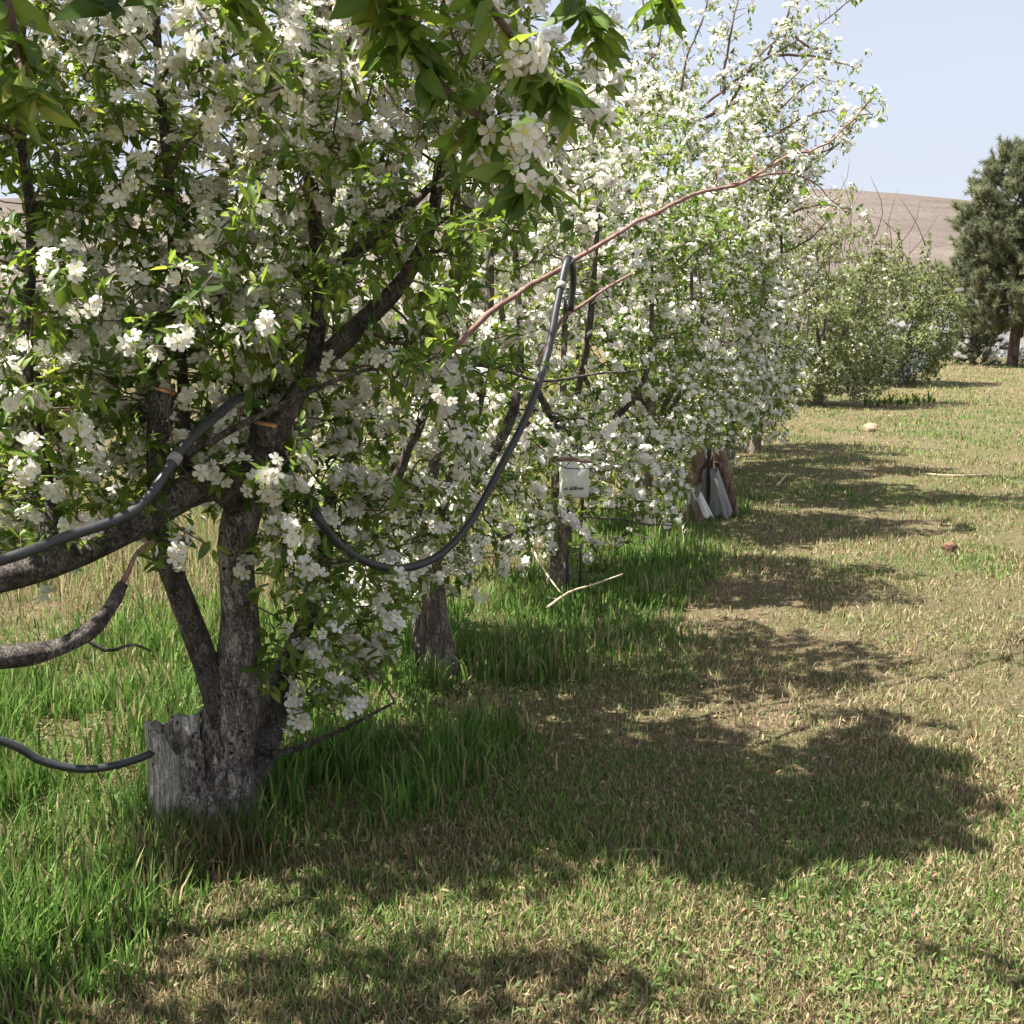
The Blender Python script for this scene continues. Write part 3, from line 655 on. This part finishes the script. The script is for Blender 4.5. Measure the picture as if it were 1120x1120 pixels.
# ------------------------------------------------------------------ the tree beside the camera, only its boughs in view
def out_of_view(p):
    x, y = proj(p); return (x > -60) & (x < 1180) & (y > -30) & (y < 1180) | (np.linalg.norm(p - np.array([0, 0, CAM_H]), axis=1) < .7) | (p[:, 0] > .45)
def sh0(fol, root, rng):
    for pts, Y, r, dn in (([(250, -330), (350, -140), (430, -10), (475, 85), (540, 140), (578, 190)], (1.55, 1.55), (.011, .003), 42),
                          ([(430, -200), (500, -60), (545, 20), (590, 70), (612, 90)], (1.5, 1.6), (.008, .003), 40),
                          ([(330, -200), (390, -60), (420, 10)], (1.5, 1.55), (.007, .003), 38),
                          ([(-60, -160), (0, -20), (18, 50), (26, 85)], (1.5, 1.45), (.009, .003), 34),
                          ([(180, -220), (240, -70), (262, -10)], (1.5, 1.45), (.007, .003), 30),
                          ([(60, -180), (110, -50), (128, 0)], (1.5, 1.5), (.007, .003), 26),
                          ([(480, -200), (600, -60), (640, 10), (650, 30)], (1.7, 1.75), (.006, .002), 24),
                          ([(600, -220), (680, -60), (728, -5), (738, 12)], (2.0, 2.1), (.006, .002), 14)):
        mb = MB(); q = PL(pts, *Y); L_ = np.sum(np.linalg.norm(np.diff(q, axis=0), axis=1))
        qq = cat(q, 16); mb.tube(qq, np.linspace(r[0], r[1], 16), 7); mb.build('branch', M['twig'], root)
        n = int(L_ * dn * .85); f = (rng.random(n) ** .7) * 14.9; j = f.astype(int); u = (f - j)[:, None]; p = qq[j] * (1 - u) + qq[j + 1] * u
        a = nrm(.5 * nrm(qq[j + 1] - qq[j]) + .8 * randu(rng, n) + np.array([0, 0, -1.1])); fol.add(np.vstack([p, qq[-1:]]), np.vstack([a, a[:1]]), .05, 1.0)
    c = P(560, 150, 1.56); fol.add(np.array([c]), np.array([[.2, -.9, -.2]]), 1.0)
B0 = np.array([-1.75, 1.5, 0.0])
sk = Skel()
sk.line([B0 + [0, 0, -.05], B0 + [.02, .02, .3], B0 + [.03, .05, .8], B0 + [.0, .06, 1.15]], [.13, .105, .09, .07])
sk.line([B0 + [.03, .05, .85], B0 + [.25, .1, 1.5], B0 + [.6, .15, 2.1], B0 + [1.0, .25, 2.5], B0 + [1.2, .3, 2.7]], [.05, .045, .035, .025, .012])
sk.line([B0 + [.0, .06, 1.1], B0 + [-.2, -.1, 1.7], B0 + [-.4, -.2, 2.6], B0 + [-.5, -.2, 3.3]], [.05, .04, .025, .012])
sk.line([B0 + [.0, .06, 1.0], B0 + [.1, .35, 1.6], B0 + [.15, .6, 2.3], B0 + [.3, .7, 3.0]], [.05, .04, .025, .012])
sk.line([B0 + [.6, .15, 2.1], B0 + [.95, -.05, 2.3], B0 + [1.4, .1, 2.75]], [.025, .02, .012])
lp = PL([(-90, 728), (0, 718), (55, 711), (98, 690), (122, 662), (134, 640)], 2.55, 2.85)
sk.line(np.vstack([[B0 + [.03, .05, .6]], [B0 * .5 + lp[0] * .5 + [0, 0, .26]], lp]), [.045, .040, .030, .028, .026, .022, .018, .014], step=.05)
_t0 = apple_tree(2, B0, 'apple tree at the left edge nearest the camera, leafy boughs hanging into view', 3.3, (1.1, .9), 1.6, 1200, .25, True, .066, (5, 7), .021,
                skel=sk, cull=out_of_view, shoots=sh0, barkm='bark', step=.08,
                extra_att=lambda rng: np.vstack([ell(rng, 200, (-.55, 1.6, 2.8), (.6, .7, .5), 0)]))
mb = MB(); mb.tube(cat(PL([(130, 645), (142, 622), (150, 604), (168, 590)], 2.85, 2.95), 8), np.linspace(.009, .004, 8), 7); mb.build('branch', M['pink'], _t0)
mb = MB(); mb.tube(cat(PL([(95, 700), (118, 712), (145, 705), (165, 712)], 2.75, 2.8), 8), np.linspace(.006, .003, 8), 6); mb.build('branch', M['limb'], _t0)

# ------------------------------------------------------------------ the rest of the row
def sh2(fol, root, rng):
    for pts, Y, r, dn, mt, fp in (([(418, 560), (432, 528), (452, 480), (470, 430), (488, 386)], (4.35, 4.1), (.024, .015), 0, 'limb', 0),
                                  ([(486, 392), (545, 335), (620, 289), (700, 241), (755, 215), (812, 199), (858, 173), (908, 155), (952, 108)], (4.1, 5.1), (.0115, .0035), 9, 'pink', .6),
                                  ([(588, 400), (606, 362), (640, 330), (692, 299)], (4.25, 4.4), (.011, .005), 0, 'pink', .5),
                                  ([(489, 391), (545, 404), (588, 417), (640, 411), (708, 404)], (4.1, 4.3), (.009, .004), 6, 'limb', .4),
                                  ([(800, 201), (870, 190), (925, 232)], (4.8, 5.2), (.005, .002), 10, 'pink', .7),
                                  ([(548, 590), (590, 575), (640, 566), (700, 572), (735, 575)], (4.7, 4.9), (.008, .003), 7, 'limb', .5),
                                  ([(608, 503), (628, 502), (648, 505)], (4.6, 4.6), (.009, .007), 0, 'pink', 0),
                                  ([(440, 560), (420, 590), (405, 640), (410, 700)], (4.4, 4.1), (.008, .003), 24, 'limb', .8)):
        mb = MB(); shoot(fol, None, mb, PL(pts, *Y), r, rng, fp, dens=dn); mb.build('branch', M[mt], root)
row = [(3, 4.86, 3.3, (.88, .60), .30, 'shaggy barked blossoming apple tree just behind the gnarled forked one', .62, sh2),
       (4, 6.55, 3.1, (.92, .66), .12, 'white blossoming apple tree standing beside the white box on stakes', .70, None),
       (5, 8.3, 3.4, (.95, .68), .1, 'white blossoming apple tree whose right skirt hangs over the draped stump', .72, None),
       (6, 9.9, 3.75, (.95, .72), .1, 'tall blossoming apple tree with the highest branches arching out against the sky', .75, 'A'),
       (7, 11.6, 3.7, (1.0, .75), .08, 'blossoming apple tree second from the far end of the white row', .66, 'B'),
       (8, 13.3, 3.1, (1.0, .75), .05, 'last white apple tree at the far end of the row, greener at its foot', .45, None)]
def extra3(rng): return np.vstack([ell(rng, 900, P(460, 545, 4.3), (.40, .38, .40), 0), ell(rng, 400, P(560, 585, 4.6), (.32, .3, .24), 0), ell(rng, 420, P(425, 640, 4.35), (.22, .3, .26), 0), ell(rng, 500, P(470, 635, 4.45), (.28, .22, .2), 0), ell(rng, 300, P(520, 610, 4.6), (.2, .2, .15), 0)])
def shA(fol, root, rng):
    for pts, Y in (([(765, 120), (800, 92), (845, 60), (890, 32), (934, -4)], (9.6, 9.4)), ([(845, 60), (890, 62), (934, 74)], (9.5, 9.3)),
                   ([(800, 150), (850, 120), (880, 95), (900, 85)], (9.5, 9.2)), ([(725, 120), (712, 60), (704, 10), (700, -40)], (9.2, 9.2)),
                   ([(790, 90), (800, 30), (812, -20)], (9.6, 9.6)), ([(840, 60), (860, 20), (868, -10)], (9.6, 9.6)), ([(720, 110), (690, 70), (668, 40), (655, 5)], (9.3, 9.2)), ([(745, 100), (752, 60), (770, 20), (775, -20)], (9.4, 9.4)),
                   ([(770, 130), (820, 105), (850, 100), (890, 62)], (9.4, 9.1)), ([(800, 150), (840, 150), (880, 128), (918, 118)], (9.4, 9.0)), ([(690, 120), (700, 80), (720, 50), (722, 10)], (9.0, 8.9)), ([(800, 110), (822, 70), (850, 42), (858, 30)], (9.5, 9.4)), ([(870, 40), (890, 55), (912, 48)], (9.4, 9.4))):
        mb = MB(); shoot(fol, None, mb, PL(pts, *Y), (.012, .004), rng, .75, dens=40, k=6); mb.build('branch', M['twig'], root)
def shB(fol, root, rng):
    for pts, Y in (([(820, 200), (880, 170), (925, 138), (958, 104)], (11.2, 10.8)), ([(880, 170), (915, 160), (936, 132)], (11, 10.8)), ([(850, 240), (890, 225), (925, 228)], (11.3, 11)), ([(840, 200), (870, 190), (905, 168), (922, 150)], (11.3, 10.9)), ([(850, 280), (885, 262), (905, 240)], (11.6, 11.2)), ([(850, 330), (880, 320), (898, 300)], (11.8, 11.5)), ([(840, 380), (870, 380), (890, 392)], (12.2, 12))):
        mb = MB(); shoot(fol, None, mb, PL(pts, *Y), (.013, .004), rng, .6, dens=44, k=6); mb.build('branch', M['twig'], root)
for seed, Y, H, rxy, zlo, lab, fp, sh in row:
    sh = {'A': shA, 'B': shB}.get(sh, sh)
    apple_tree(seed, (rowX(Y), Y, 0), lab, H, rxy, zlo, 3600 if Y < 6 else 3200, (lambda p, f=fp: np.clip(f * (.68 + .65 * sstep(.6, 2.2, p[:, 2])), 0, 1)), Y < 6, .052 if Y < 6 else .055, (3, 5), .021 if Y < 6 else .022,
               shoots=sh, extra_att=extra3 if seed == 3 else None, trunk_r=.085 if Y < 6 else .07, box=.35, mult=1 if Y < 6 else 2, gap=-.02)

# two greener trees further down
apple_tree(21, P(896, 428, 21) * [1, 1, 0], 'thin green tree with bare reddish upper twigs just past the white row', 3.75, (1.45, 1.3), -.1, 3200, .10, False, .075, (4, 6), .022, cull=None, kill=.11, mult=3, box=.15, gap=-.1, extra_att=lambda rng: ell(rng, 700, P(896, 428, 21) * [1, 1, 0] + [.1, 0, .55], (1.15, .9, .5), 0),
           leafmat='olive', group='green trees past the white row', tb=.15, keep=.8, step=.1)
apple_tree(22, P(962, 418, 28) * [1, 1, 0], 'wide olive green tree with dead sticks poking from its top, before the pine', 3.35, (2.0, 1.7), -.3, 3400, .02, False, .10, (4, 6), .022, cull=None, kill=.14, mult=4, box=.1, gap=-.1, extra_att=lambda rng: ell(rng, 700, P(962, 418, 28) * [1, 1, 0] + [.1, 0, .6], (1.6, 1.2, .55), 0),
           leafmat='olive', group='green trees past the white row', tb=.1, keep=.9, step=.13)
def bare(name, rng, root, c, spread, n, r):
    for i in range(n):
        mb = MB()
        p = c + rng.normal(size=3) * spread; d = nrm(np.array([rng.normal() * .7, rng.normal() * .5, 1.0])); L_ = rng.uniform(.7, 1.5)
        q = np.array([p, p + d * L_ * .5 + rng.normal(size=3) * .06, p + d * L_ + rng.normal(size=3) * .14]); mb.tube(cat(q, 6), np.linspace(r, r * .3, 6), 5)
        mb.build(name, M['twig'], root)
rng = np.random.default_rng(77)
for o in list(scene.objects):
    if o.get('label', '').startswith('wide olive'): bare('dead_stick', rng, o, P(955, 300, 28), np.array([.75, .4, .35]), 34, .015)
    if o.get('label', '').startswith('thin green'): bare('dead_stick', rng, o, P(905, 275, 21), np.array([.5, .4, .3]), 34, .010)

# ------------------------------------------------------------------ pine
def needles(name, parent, c, d, rng, nper, ln_, wd, m='needle'):
    """brush-like tufts of needles at points c along directions d"""
    N = len(c); idx = np.repeat(np.arange(N), nper); n = len(idx)
    ax = d[idx]; r = randu(rng, n); r = nrm(r - ax * np.sum(r * ax, 1, keepdims=True)); t = rng.random((n, 1))
    dr = nrm(ax * rng.uniform(.35, 1.2, (n, 1)) + r * .85 + np.array([0, 0, .18])); b = c[idx] + ax * (t - .5) * ln_ * 1.5
    s = nrm(np.cross(dr, randu(rng, n))) * wd / 2; L_ = ln_ * rng.uniform(.7, 1.1, (n, 1))
    V = np.stack([b - s, b + s, b + dr * L_], 1).reshape(-1, 3)
    tint = np.repeat(np.clip(rng.normal(.45, .2, N)[idx] + rng.normal(0, .12, n), 0, 1), 3)
    link(name, raw_mesh(name, V, np.arange(3 * n), np.full(n, 3), {'tint': tint}), M[m], parent)
def pine(seed, base, H, Rm, label, z0, nlimb, tufts, trunk_r, group=None):
    rng = np.random.default_rng(seed); base = np.array(base, float); root = empty('pine_tree', base); tag(root, label, 'tree', group)
    q = cat(np.array([[0, 0, -.1], [.03, 0, H * .3], [-.05, .03, H * .7], [0, 0, H]]) + base, 14); mb = MB(); mb.tube(q, np.linspace(trunk_r, .02, 14), 12, wob=.08); mb.build('trunk', M['pinebark'], root)
    C, D = [], []
    mb = MB()
    for i in range(nlimb):
        t = (i + rng.random() * .8) / nlimb; z = z0 + (H - z0) * t ** .92; a = i * 2.4 + rng.normal() * .3
        prof = (1 - t) ** .55 * (.75 + .25 * min(1, t / .12)); L_ = Rm * prof * rng.uniform(.72, 1.12) + .12
        o = base + [0, 0, z]; e = np.array([math.cos(a), math.sin(a), 0.0]); up = .05 + .55 * t
        lq = cat([o, o + e * L_ * .4 + [0, 0, L_ * (up - .18)], o + e * L_ * .75 + [0, 0, L_ * (up - .05)], o + e * L_ + [0, 0, L_ * (up + .22)]], 8)
        mb.tube(lq, np.linspace(.045 * (1 - t) + .012, .01, 8), 6)
        k = max(4, int(tufts * (L_ / Rm) ** 1.2))
        for j in range(k):
            f = 1 - .75 * rng.random() ** 1.3; p = lq[int(f * 7)] + rng.normal(size=3) * np.array([.28, .28, .18]) * (.35 + .65 * L_ / Rm); dd = nrm(e * .7 + [0, 0, .75] + rng.normal(size=3) * .4)
            mb.tube([lq[int(f * 7)], p], [.012, .006], 4); C.append(p); D.append(dd)
    mb.build('boughs', M['pinebark'], root)
    needles('needles', root, np.array(C), np.array(D), rng, 90, .22, .02)
    return root
pb = P(1107, 401, 38.5); pb[2] = 0
pine(31, pb, 7.3, 2.9, 'tall dark green pine with bare lower trunk at the end of the lane', 1.35, 84, 52, .20, 'pines at the end of the lane')
pb2 = P(1062, 396, 40.5); pb2[2] = 0
pine(32, pb2, 1.9, .95, 'small young pine growing low beside the tall pine trunk', .1, 22, 9, .06, 'pines at the end of the lane')

# ------------------------------------------------------------------ low shrubs and weeds
def bush(name, base, rx, h, n, label, cat_, leafm, seed, leaf=.06, group=None):
    rng = np.random.default_rng(seed); base = np.array(base, float); root = empty(name, base); tag(root, label, cat_, group)
    mb = MB(); C = []
    for i in range(max(7, n // 40)):
        a = rng.uniform(0, 6.28); rr = rx * rng.uniform(.3, 1); e = base + [math.cos(a) * rr, math.sin(a) * rr, h * rng.uniform(.55, 1.0) * (1 - .35 * (rr / rx) ** 2)]
        q = cat([base + rng.normal(size=3) * [.04, .04, 0], base * .6 + e * .4 + [0, 0, h * .1], e], 6); mb.tube(q, np.linspace(.012, .004, 6), 5); C.append(q)
    mb.build('stems', M['twig'], root)
    fol = Foliage(seed); Q = np.array(C)[rng.integers(0, len(C), n), rng.integers(2, 6, n)] + rng.normal(size=(n, 3)) * rx * .16
    Q[:, 2] = np.maximum(Q[:, 2], .03); fol.add(Q, nrm(randu(rng, n) + [0, 0, .7]), 0.0); fol.build(root, False, leaf, (4, 6), .02, leafm)
    return root
def gp(px, Y, z=0.0): q = P(px, 400, Y); q[2] = z; return q
bush('sagebrush', gp(985, 26.5), .75, 1.0, 420, 'dark blue-green sage bush at the foot of the wide olive tree', 'bush', 'sage', 51)
bush('sagebrush', gp(930, 24.5), .7, .7, 260, 'low grey sage bush under the thin green tree', 'bush', 'sage', 52)
for i, (px, Y, rx, h, lab) in enumerate([(1018, 41, .7, .7, 'grey sage bush in front of the gravel bank, left of the young pine'), (1085, 43, 1.0, .8, 'wide grey sage bush right behind the tall pine trunk'),
                                    (1118, 42, .8, .7, 'grey sage bush at the right edge behind the pine trunk'), (1003, 47, 1.1, 1.5, 'tall pale sage bush on the gravel bank beyond the olive tree')]):
    bush('sagebrush', gp(px, Y), rx, h, 200, lab, 'bush', 'sage', 60 + i, leaf=.09, group='sage bushes by the gravel bank')
for i, px in enumerate((1016, 1022.5)):
    q = P(px, 233, 298); q[2] = hillz(np.array(q[0]), np.array(298.0)) - .05
    bush('hilltop_bush', q, 1.0, 2.2, 120, ('left' if i == 0 else 'right') + ' one of two tiny dark bushes on the bare hill ridge', 'bush', 'olive', 70 + i, leaf=.5, group='bushes on the hill ridge')
M['yellow'] = plain('yellow_petals', (0.62, 0.46, 0.04), .6)
rng = np.random.default_rng(90)
def weed(loc, s, label, rng):
    root = empty('yellow_weed', loc); tag(root, label, 'weed', 'yellow flowering weeds beneath the olive tree'); loc = np.array(loc)
    mb = MB()
    for i in range(7):
        a = rng.uniform(0, 6.28); e = loc + [math.cos(a) * s * .5, math.sin(a) * s * .5, s * rng.uniform(.6, 1.1)]; m_ = loc * .5 + e * .5 + [0, 0, s * .15]
        sd = np.array([-math.sin(a), math.cos(a), 0]) * s * .09; mb.add([loc - sd, loc + sd, m_ + sd, m_ - sd, e], [(0, 1, 2, 3), (3, 2, 4)])
        if i < 4:
            V = [e + [math.cos(t) * s * .13, math.sin(t) * s * .13, .01] for t in np.arange(8) * .785] + [e + [0, 0, s * .09], e - [0, 0, s * .06]]
            fl = MB(); fl.add(V, [(j, (j + 1) % 8, 8) for j in range(8)] + [((j + 1) % 8, j, 9) for j in range(8)]); fl.build('flower', M['yellow'], root)
    o = mb.build('leaves', M['grass'], root); n = len(o.data.vertices)
    for k, v in (('tint', .3), ('dry', .1)): o.data.attributes.new(k, 'FLOAT', 'POINT').data.foreach_set('value', np.full(n, v, np.float32))
for i in range(16):
    Y = 21.0 + rng.uniform(-.6, .7); px = 948 + i * 5 + rng.uniform(-2, 2); weed(gp(px, Y), rng.uniform(.12, .24), 'small yellow flowering weed in the row under the olive tree', rng)

# ------------------------------------------------------------------ irrigation hoses
M['hose'] = plain('black_poly_pipe', (0.036, 0.037, 0.041), .42, 40, .3, .05, .5)
M['steel'] = plain('dull_wire', (0.3, 0.29, 0.28), .45, 60, .2, .1)
h1 = np.vstack([[P(-160, 655, 2.35)], PL([(0, 613), (70, 588), (150, 556), (200, 490), (240, 452), (266, 434)], 2.45, 3.12),
                [P(284, 452, 3.40)], [P(312, 505, 3.50)], [P(330, 540, 3.42)], PL([(345, 562), (372, 597), (410, 618), (445, 621), (482, 606), (515, 570), (548, 510), (578, 450), (598, 390), (610, 330), (621, 284)], 3.22, 4.06), [P(627, 300, 4.16)], [P(624, 340, 4.2)]])
root = empty('irrigation_hose', h1[0]); tag(root, 'black irrigation hose looping from the left limb down and up to the reddish branch', 'hose', 'irrigation hoses slung through the trees')
mb = MB(); q = cat(h1, 140); mb.tube(q, .0135, 10); mb.build('pipe', M['hose'], root)
for i in (24, 122):
    mb = MB(); t = nrm(q[i + 1] - q[i]); mb.tube([q[i] - t * .012, q[i] + t * .012], .0175, 10); mb.build('clip', M['steel'], root)
mb = MB()
for j in range(3):
    c = P(621, 284, 4.06); mb.tube([c + np.array([.017 * math.cos(a), .005 * (j - 1), .017 * math.sin(a)]) for a in np.linspace(0, 6.28, 12)], .002, 5)
mb.build('wire_tie', M['steel'], root)
h2 = np.vstack([[P(-160, 770, 2.9)], PL([(0, 810), (45, 832), (90, 841), (130, 836), (165, 824)], 3.05, 3.2), [P(182, 812, 3.45)], PL([(205, 795), (235, 764), (250, 740)], 3.52, 3.55), [P(262, 700, 3.6)]])
mb = MB(); mb.tube(cat(h2, 70), .0125, 10); tag(mb.build('irrigation_hose', M['hose']), 'short dark hose sagging into the grass behind the hollow stump', 'hose', 'irrigation hoses slung through the trees')

# ------------------------------------------------------------------ white box on stakes
M['white'] = plain('white_plastic', (0.74, 0.73, 0.71), .45, 14, .10, .05, .4)
M['ink'] = plain('dark_print', (0.16, 0.16, 0.165), .6)
M['stake'] = plain('dark_steel', (0.035, 0.033, 0.034), .5, 30, .3, .1)
c = P(628, 522, 6.1); root = empty('white_box', (c[0], c[1], 0)); tag(root, 'white weathered box with dark print on two dark steel stakes under the blossom', 'box')
mb = MB(); mb.box(c, (.15, .12, .215), .12, bev=.008); mb.build('body', M['white'], root, smooth=False)
mb = MB(); mb.box(c + [0, 0, .124], (.16, .13, .032), .12, bev=.008); mb.build('lid', M['white'], root, smooth=False)
mb = MB()
for j, (dx, wz, zz, hh) in enumerate([(-.05, .022, -.055, .012), (-.02, .016, -.055, .018), (.004, .022, -.052, .020), (.035, .03, -.055, .012), (-.03, .04, .06, .004), (.02, .03, .06, .004)]):
    mb.box(c + [dx, -.062 + dx * .12, zz], (wz, .004, hh), .12)
mb.build('printed_marks', M['ink'], root, smooth=False)
for dx in (-.045, .05):
    mb = MB(); mb.tube([c + [dx, 0, -.12], [c[0] + dx * .8, c[1], .3], [c[0] + dx * .7, c[1], -.1]], .008, 6); mb.build('stake', M['stake'], root)

# ------------------------------------------------------------------ draped stump
M['tan'] = bark('split_tan_wood', (0.12, 0.075, 0.05), (0.33, 0.225, 0.15), (0.52, 0.40, 0.29), scale=26, bump=1.0, stretch=.3)
M['cloth'] = plain('grey_tarp', (0.22, 0.22, 0.225), .7, 8, .25, .2)
M['rag'] = plain('white_sacking', (0.72, 0.70, 0.68), .7, 9, .12, .2)
M['redwood'] = bark('dark_red_heartwood', (0.04, 0.022, 0.018), (0.12, 0.07, 0.055), (0.26, 0.18, 0.14), scale=14, bump=.7)
YS = 8.9; g = P(778, 568, YS); root = empty('draped_stump', (g[0], g[1], 0)); tag(root, 'split tan tree stump draped with grey tarp and white rag at the lane edge', 'stump')
def lump(mb, px, Y, rads, k=14, wob=.16, seed=1): mb.tube(cat(PL(px, Y), 12), np.interp(np.linspace(0, 1, 12), np.linspace(0, 1, len(rads)), rads) * Y * PX, k, wob=wob, seed=seed)
mb = MB(); lump(mb, [(765, 575), (764, 545), (762, 515), (764, 500), (766, 490)], YS + .06, [14, 15, 16, 14, 5], seed=4); mb.build('stem', M['dead'], root)
mb = MB(); lump(mb, [(757, 528), (757, 512), (762, 500), (768, 490)], YS - .06, [9, 12.5, 10, 3], seed=7, wob=.3, k=18); mb.build('split_wood', M['tan'], root)
mb = MB(); lump(mb, [(792, 540), (790, 515), (788, 500), (787, 487)], YS, [7, 10, 10.5, 4], seed=9, wob=.3, k=18); mb.build('split_wood', M['tan'], root)
mb = MB(); lump(mb, [(786, 505), (792, 525), (800, 548), (806, 566)], YS - .09, [5, 6, 5, 4], k=9, seed=3); mb.build('heartwood', M['redwood'], root)
mb = MB(); lump(mb, [(776, 480), (775, 520), (773, 560), (768, 572)], YS - .13, [2.2, 2.4, 2.2, 1.6], k=7, wob=.05); mb.build('stake', M['stake'], root)
def drape(name, top, bot, m, Y, fold, seed):
    rng = np.random.default_rng(seed); nu, nv = 26, 14; V = []; F = []
    for j in range(nv):
        v = j / (nv - 1)
        for i in range(nu):
            u = i / (nu - 1); a = np.array(top[0]) * (1 - u) + np.array(top[1]) * u; b_ = np.array(bot[0]) * (1 - u) + np.array(bot[1]) * u
            px = a * (1 - v) + b_ * v; q = P(px[0], px[1] + 3 * math.sin(u * 9 + seed), Y); q[1] -= fold * (v * math.sin(u * 19 + v * 2 + seed) + .6 * math.sin(u * 7 + seed)) + .06 * math.sin(math.pi * u) ; V.append(q)
    for j in range(nv - 1):
        for i in range(nu - 1): F.append((j * nu + i, j * nu + i + 1, (j + 1) * nu + i + 1, (j + 1) * nu + i))
    mb = MB(); mb.add(V, F); o = mb.build(name, m, root); md = o.modifiers.new('thickness', 'SOLIDIFY'); md.thickness = .006
drape('tarp', ((777, 512), (784, 514)), ((779, 566), (801, 563)), M['cloth'], YS - .19, .010, 2)
drape('rag', ((758, 541), (768, 540)), ((762, 558), (785, 571)), M['rag'], YS - .24, .010, 5)
drape('rag', ((752, 552), (760, 550)), ((748, 566), (772, 570)), M['tan'], YS - .26, .008, 8)

# ------------------------------------------------------------------ stones, clods, sticks, barrel
def stone(name, c, r, m, label, cat_, seed, group=None, sq=(1, .8, .6)):
    rng = np.random.default_rng(seed); ph = rng.random(9) * 6.28; V = []; F = []; nu, nv = 18, 10
    for j in range(nv + 1):
        th = math.pi * j / nv
        for i in range(nu):
            a = 2 * math.pi * i / nu; d = np.array([math.sin(th) * math.cos(a), math.sin(th) * math.sin(a), math.cos(th)])
            f = 1 + .12 * math.sin(3 * d[0] + ph[0]) + .12 * math.sin(4 * d[1] + ph[1] + d[2] * 2) + .08 * math.sin(7 * d[2] + ph[2] + 3 * d[0]) + .04 * math.sin(13 * d[0] + 9 * d[1] + ph[3])
            V.append(np.array(c) + d * r * f * np.array(sq))
    for j in range(nv):
        for i in range(nu): F.append((j * nu + i, (j + 1) * nu + i, (j + 1) * nu + (i + 1) % nu, j * nu + (i + 1) % nu))
    mb = MB(); mb.add(V, F); return tag(mb.build(name, m), label, cat_, group)
M['sand'] = plain('tan_sandstone', (0.36, 0.255, 0.175), .9, 6, .3, .5, .1)
M['clod'] = plain('red_brown_clod', (0.17, 0.095, 0.065), .9, 40, .5, .7, .1)
stone('rock', gp(957, 15.9, .05), .11, M['sand'], 'small tan rock lying alone far down the lane', 'rock', 1)
stone('clod', gp(1053, 7.55, .03), .055, M['clod'], 'dark red-brown clod of earth on the right of the lane', 'clod', 2)
for i, (px, py, r, lab) in enumerate([(28, 505, .34, 'large tan boulder at the left edge of the stone pile'), (62, 486, .30, 'upper tan boulder of the stone pile behind the left foliage'),
                                     (80, 518, .28, 'low tan boulder on the right of the stone pile'), (48, 535, .26, 'tan boulder at the front bottom of the stone pile'), (48, 448, .27, 'pinkish tan boulder on top of the stone pile')]):
    c = P(px, py, 11.6 + .25 * (i % 2)); c[2] = max(c[2], .15); stone('boulder', c, r, M['sand'], lab, 'boulder', 20 + i, 'boulders in the stone pile', (1.15, .9, .75))
M['blue'] = plain('blue_plastic', (0.10, 0.25, 0.50), .4, 10, .15, .05, .5)
c = P(-18, 530, 11.5); root = empty('barrel', (c[0], c[1], 0)); tag(root, 'blue plastic barrel at the left edge beside the stone pile', 'barrel')
mb = MB(); mb.tube([[c[0], c[1], z] for z in (0, .03, .25, .29, .33, .58, .62, .66, .86, .9)], [.25, .28, .29, .305, .29, .29, .305, .29, .285, .26], 24); mb.build('drum', M['blue'], root)
mb = MB(); mb.tube([[c[0], c[1], .895], [c[0], c[1], .925]], .24, 24); mb.build('lid', M['blue'], root, smooth=False)
M['straw'] = plain('bleached_stick', (0.50, 0.42, 0.28), .8, 60, .2, .2)
def stick(px, Ys, r, label, fork=None):
    mb = MB(); q = cat(px if not isinstance(px[0], tuple) else PL(px, *Ys), 10); mb.tube(q, np.linspace(r, r * .5, 10), 7)
    if fork is not None: mb.tube(cat(PL(fork, *Ys), 6), np.linspace(r * .7, r * .3, 6), 6)
    return tag(mb.build('pruned_stick', M['straw']), label, 'stick', 'pruned sticks lying about')
stick([(598, 665), (622, 648), (650, 639), (681, 628)], (5.6, 5.9), .008, 'pale pruned stick pointing right out of the grass behind the shaggy tree', [(622, 648), (610, 655), (596, 652)])
stick([(584, 604), (598, 628), (613, 648)], (5.9, 5.65), .007, 'pale pruned stick slanting down to meet another in the grass')
def gpx(px, py):
    u, v = (px - 560) / FPX, (560 - py) / FPX; t = (CAM_H - .03) / (_sp - v * _cp); return np.array([u * t, t * (_cp + v * _sp), .03])
stick([gpx(670, 932), gpx(705, 929), gpx(742, 933)], None, .005, 'thin straw coloured stick lying on short grass in the foreground')
stick([gpx(850, 531), gpx(858, 522), gpx(864, 518)], None, .012, 'short bleached stick on the ground right of the last white tree')
stick([gpx(1010, 518), gpx(1040, 520), gpx(1085, 519)], None, .012, 'long pale stick lying across the lane in the distance')
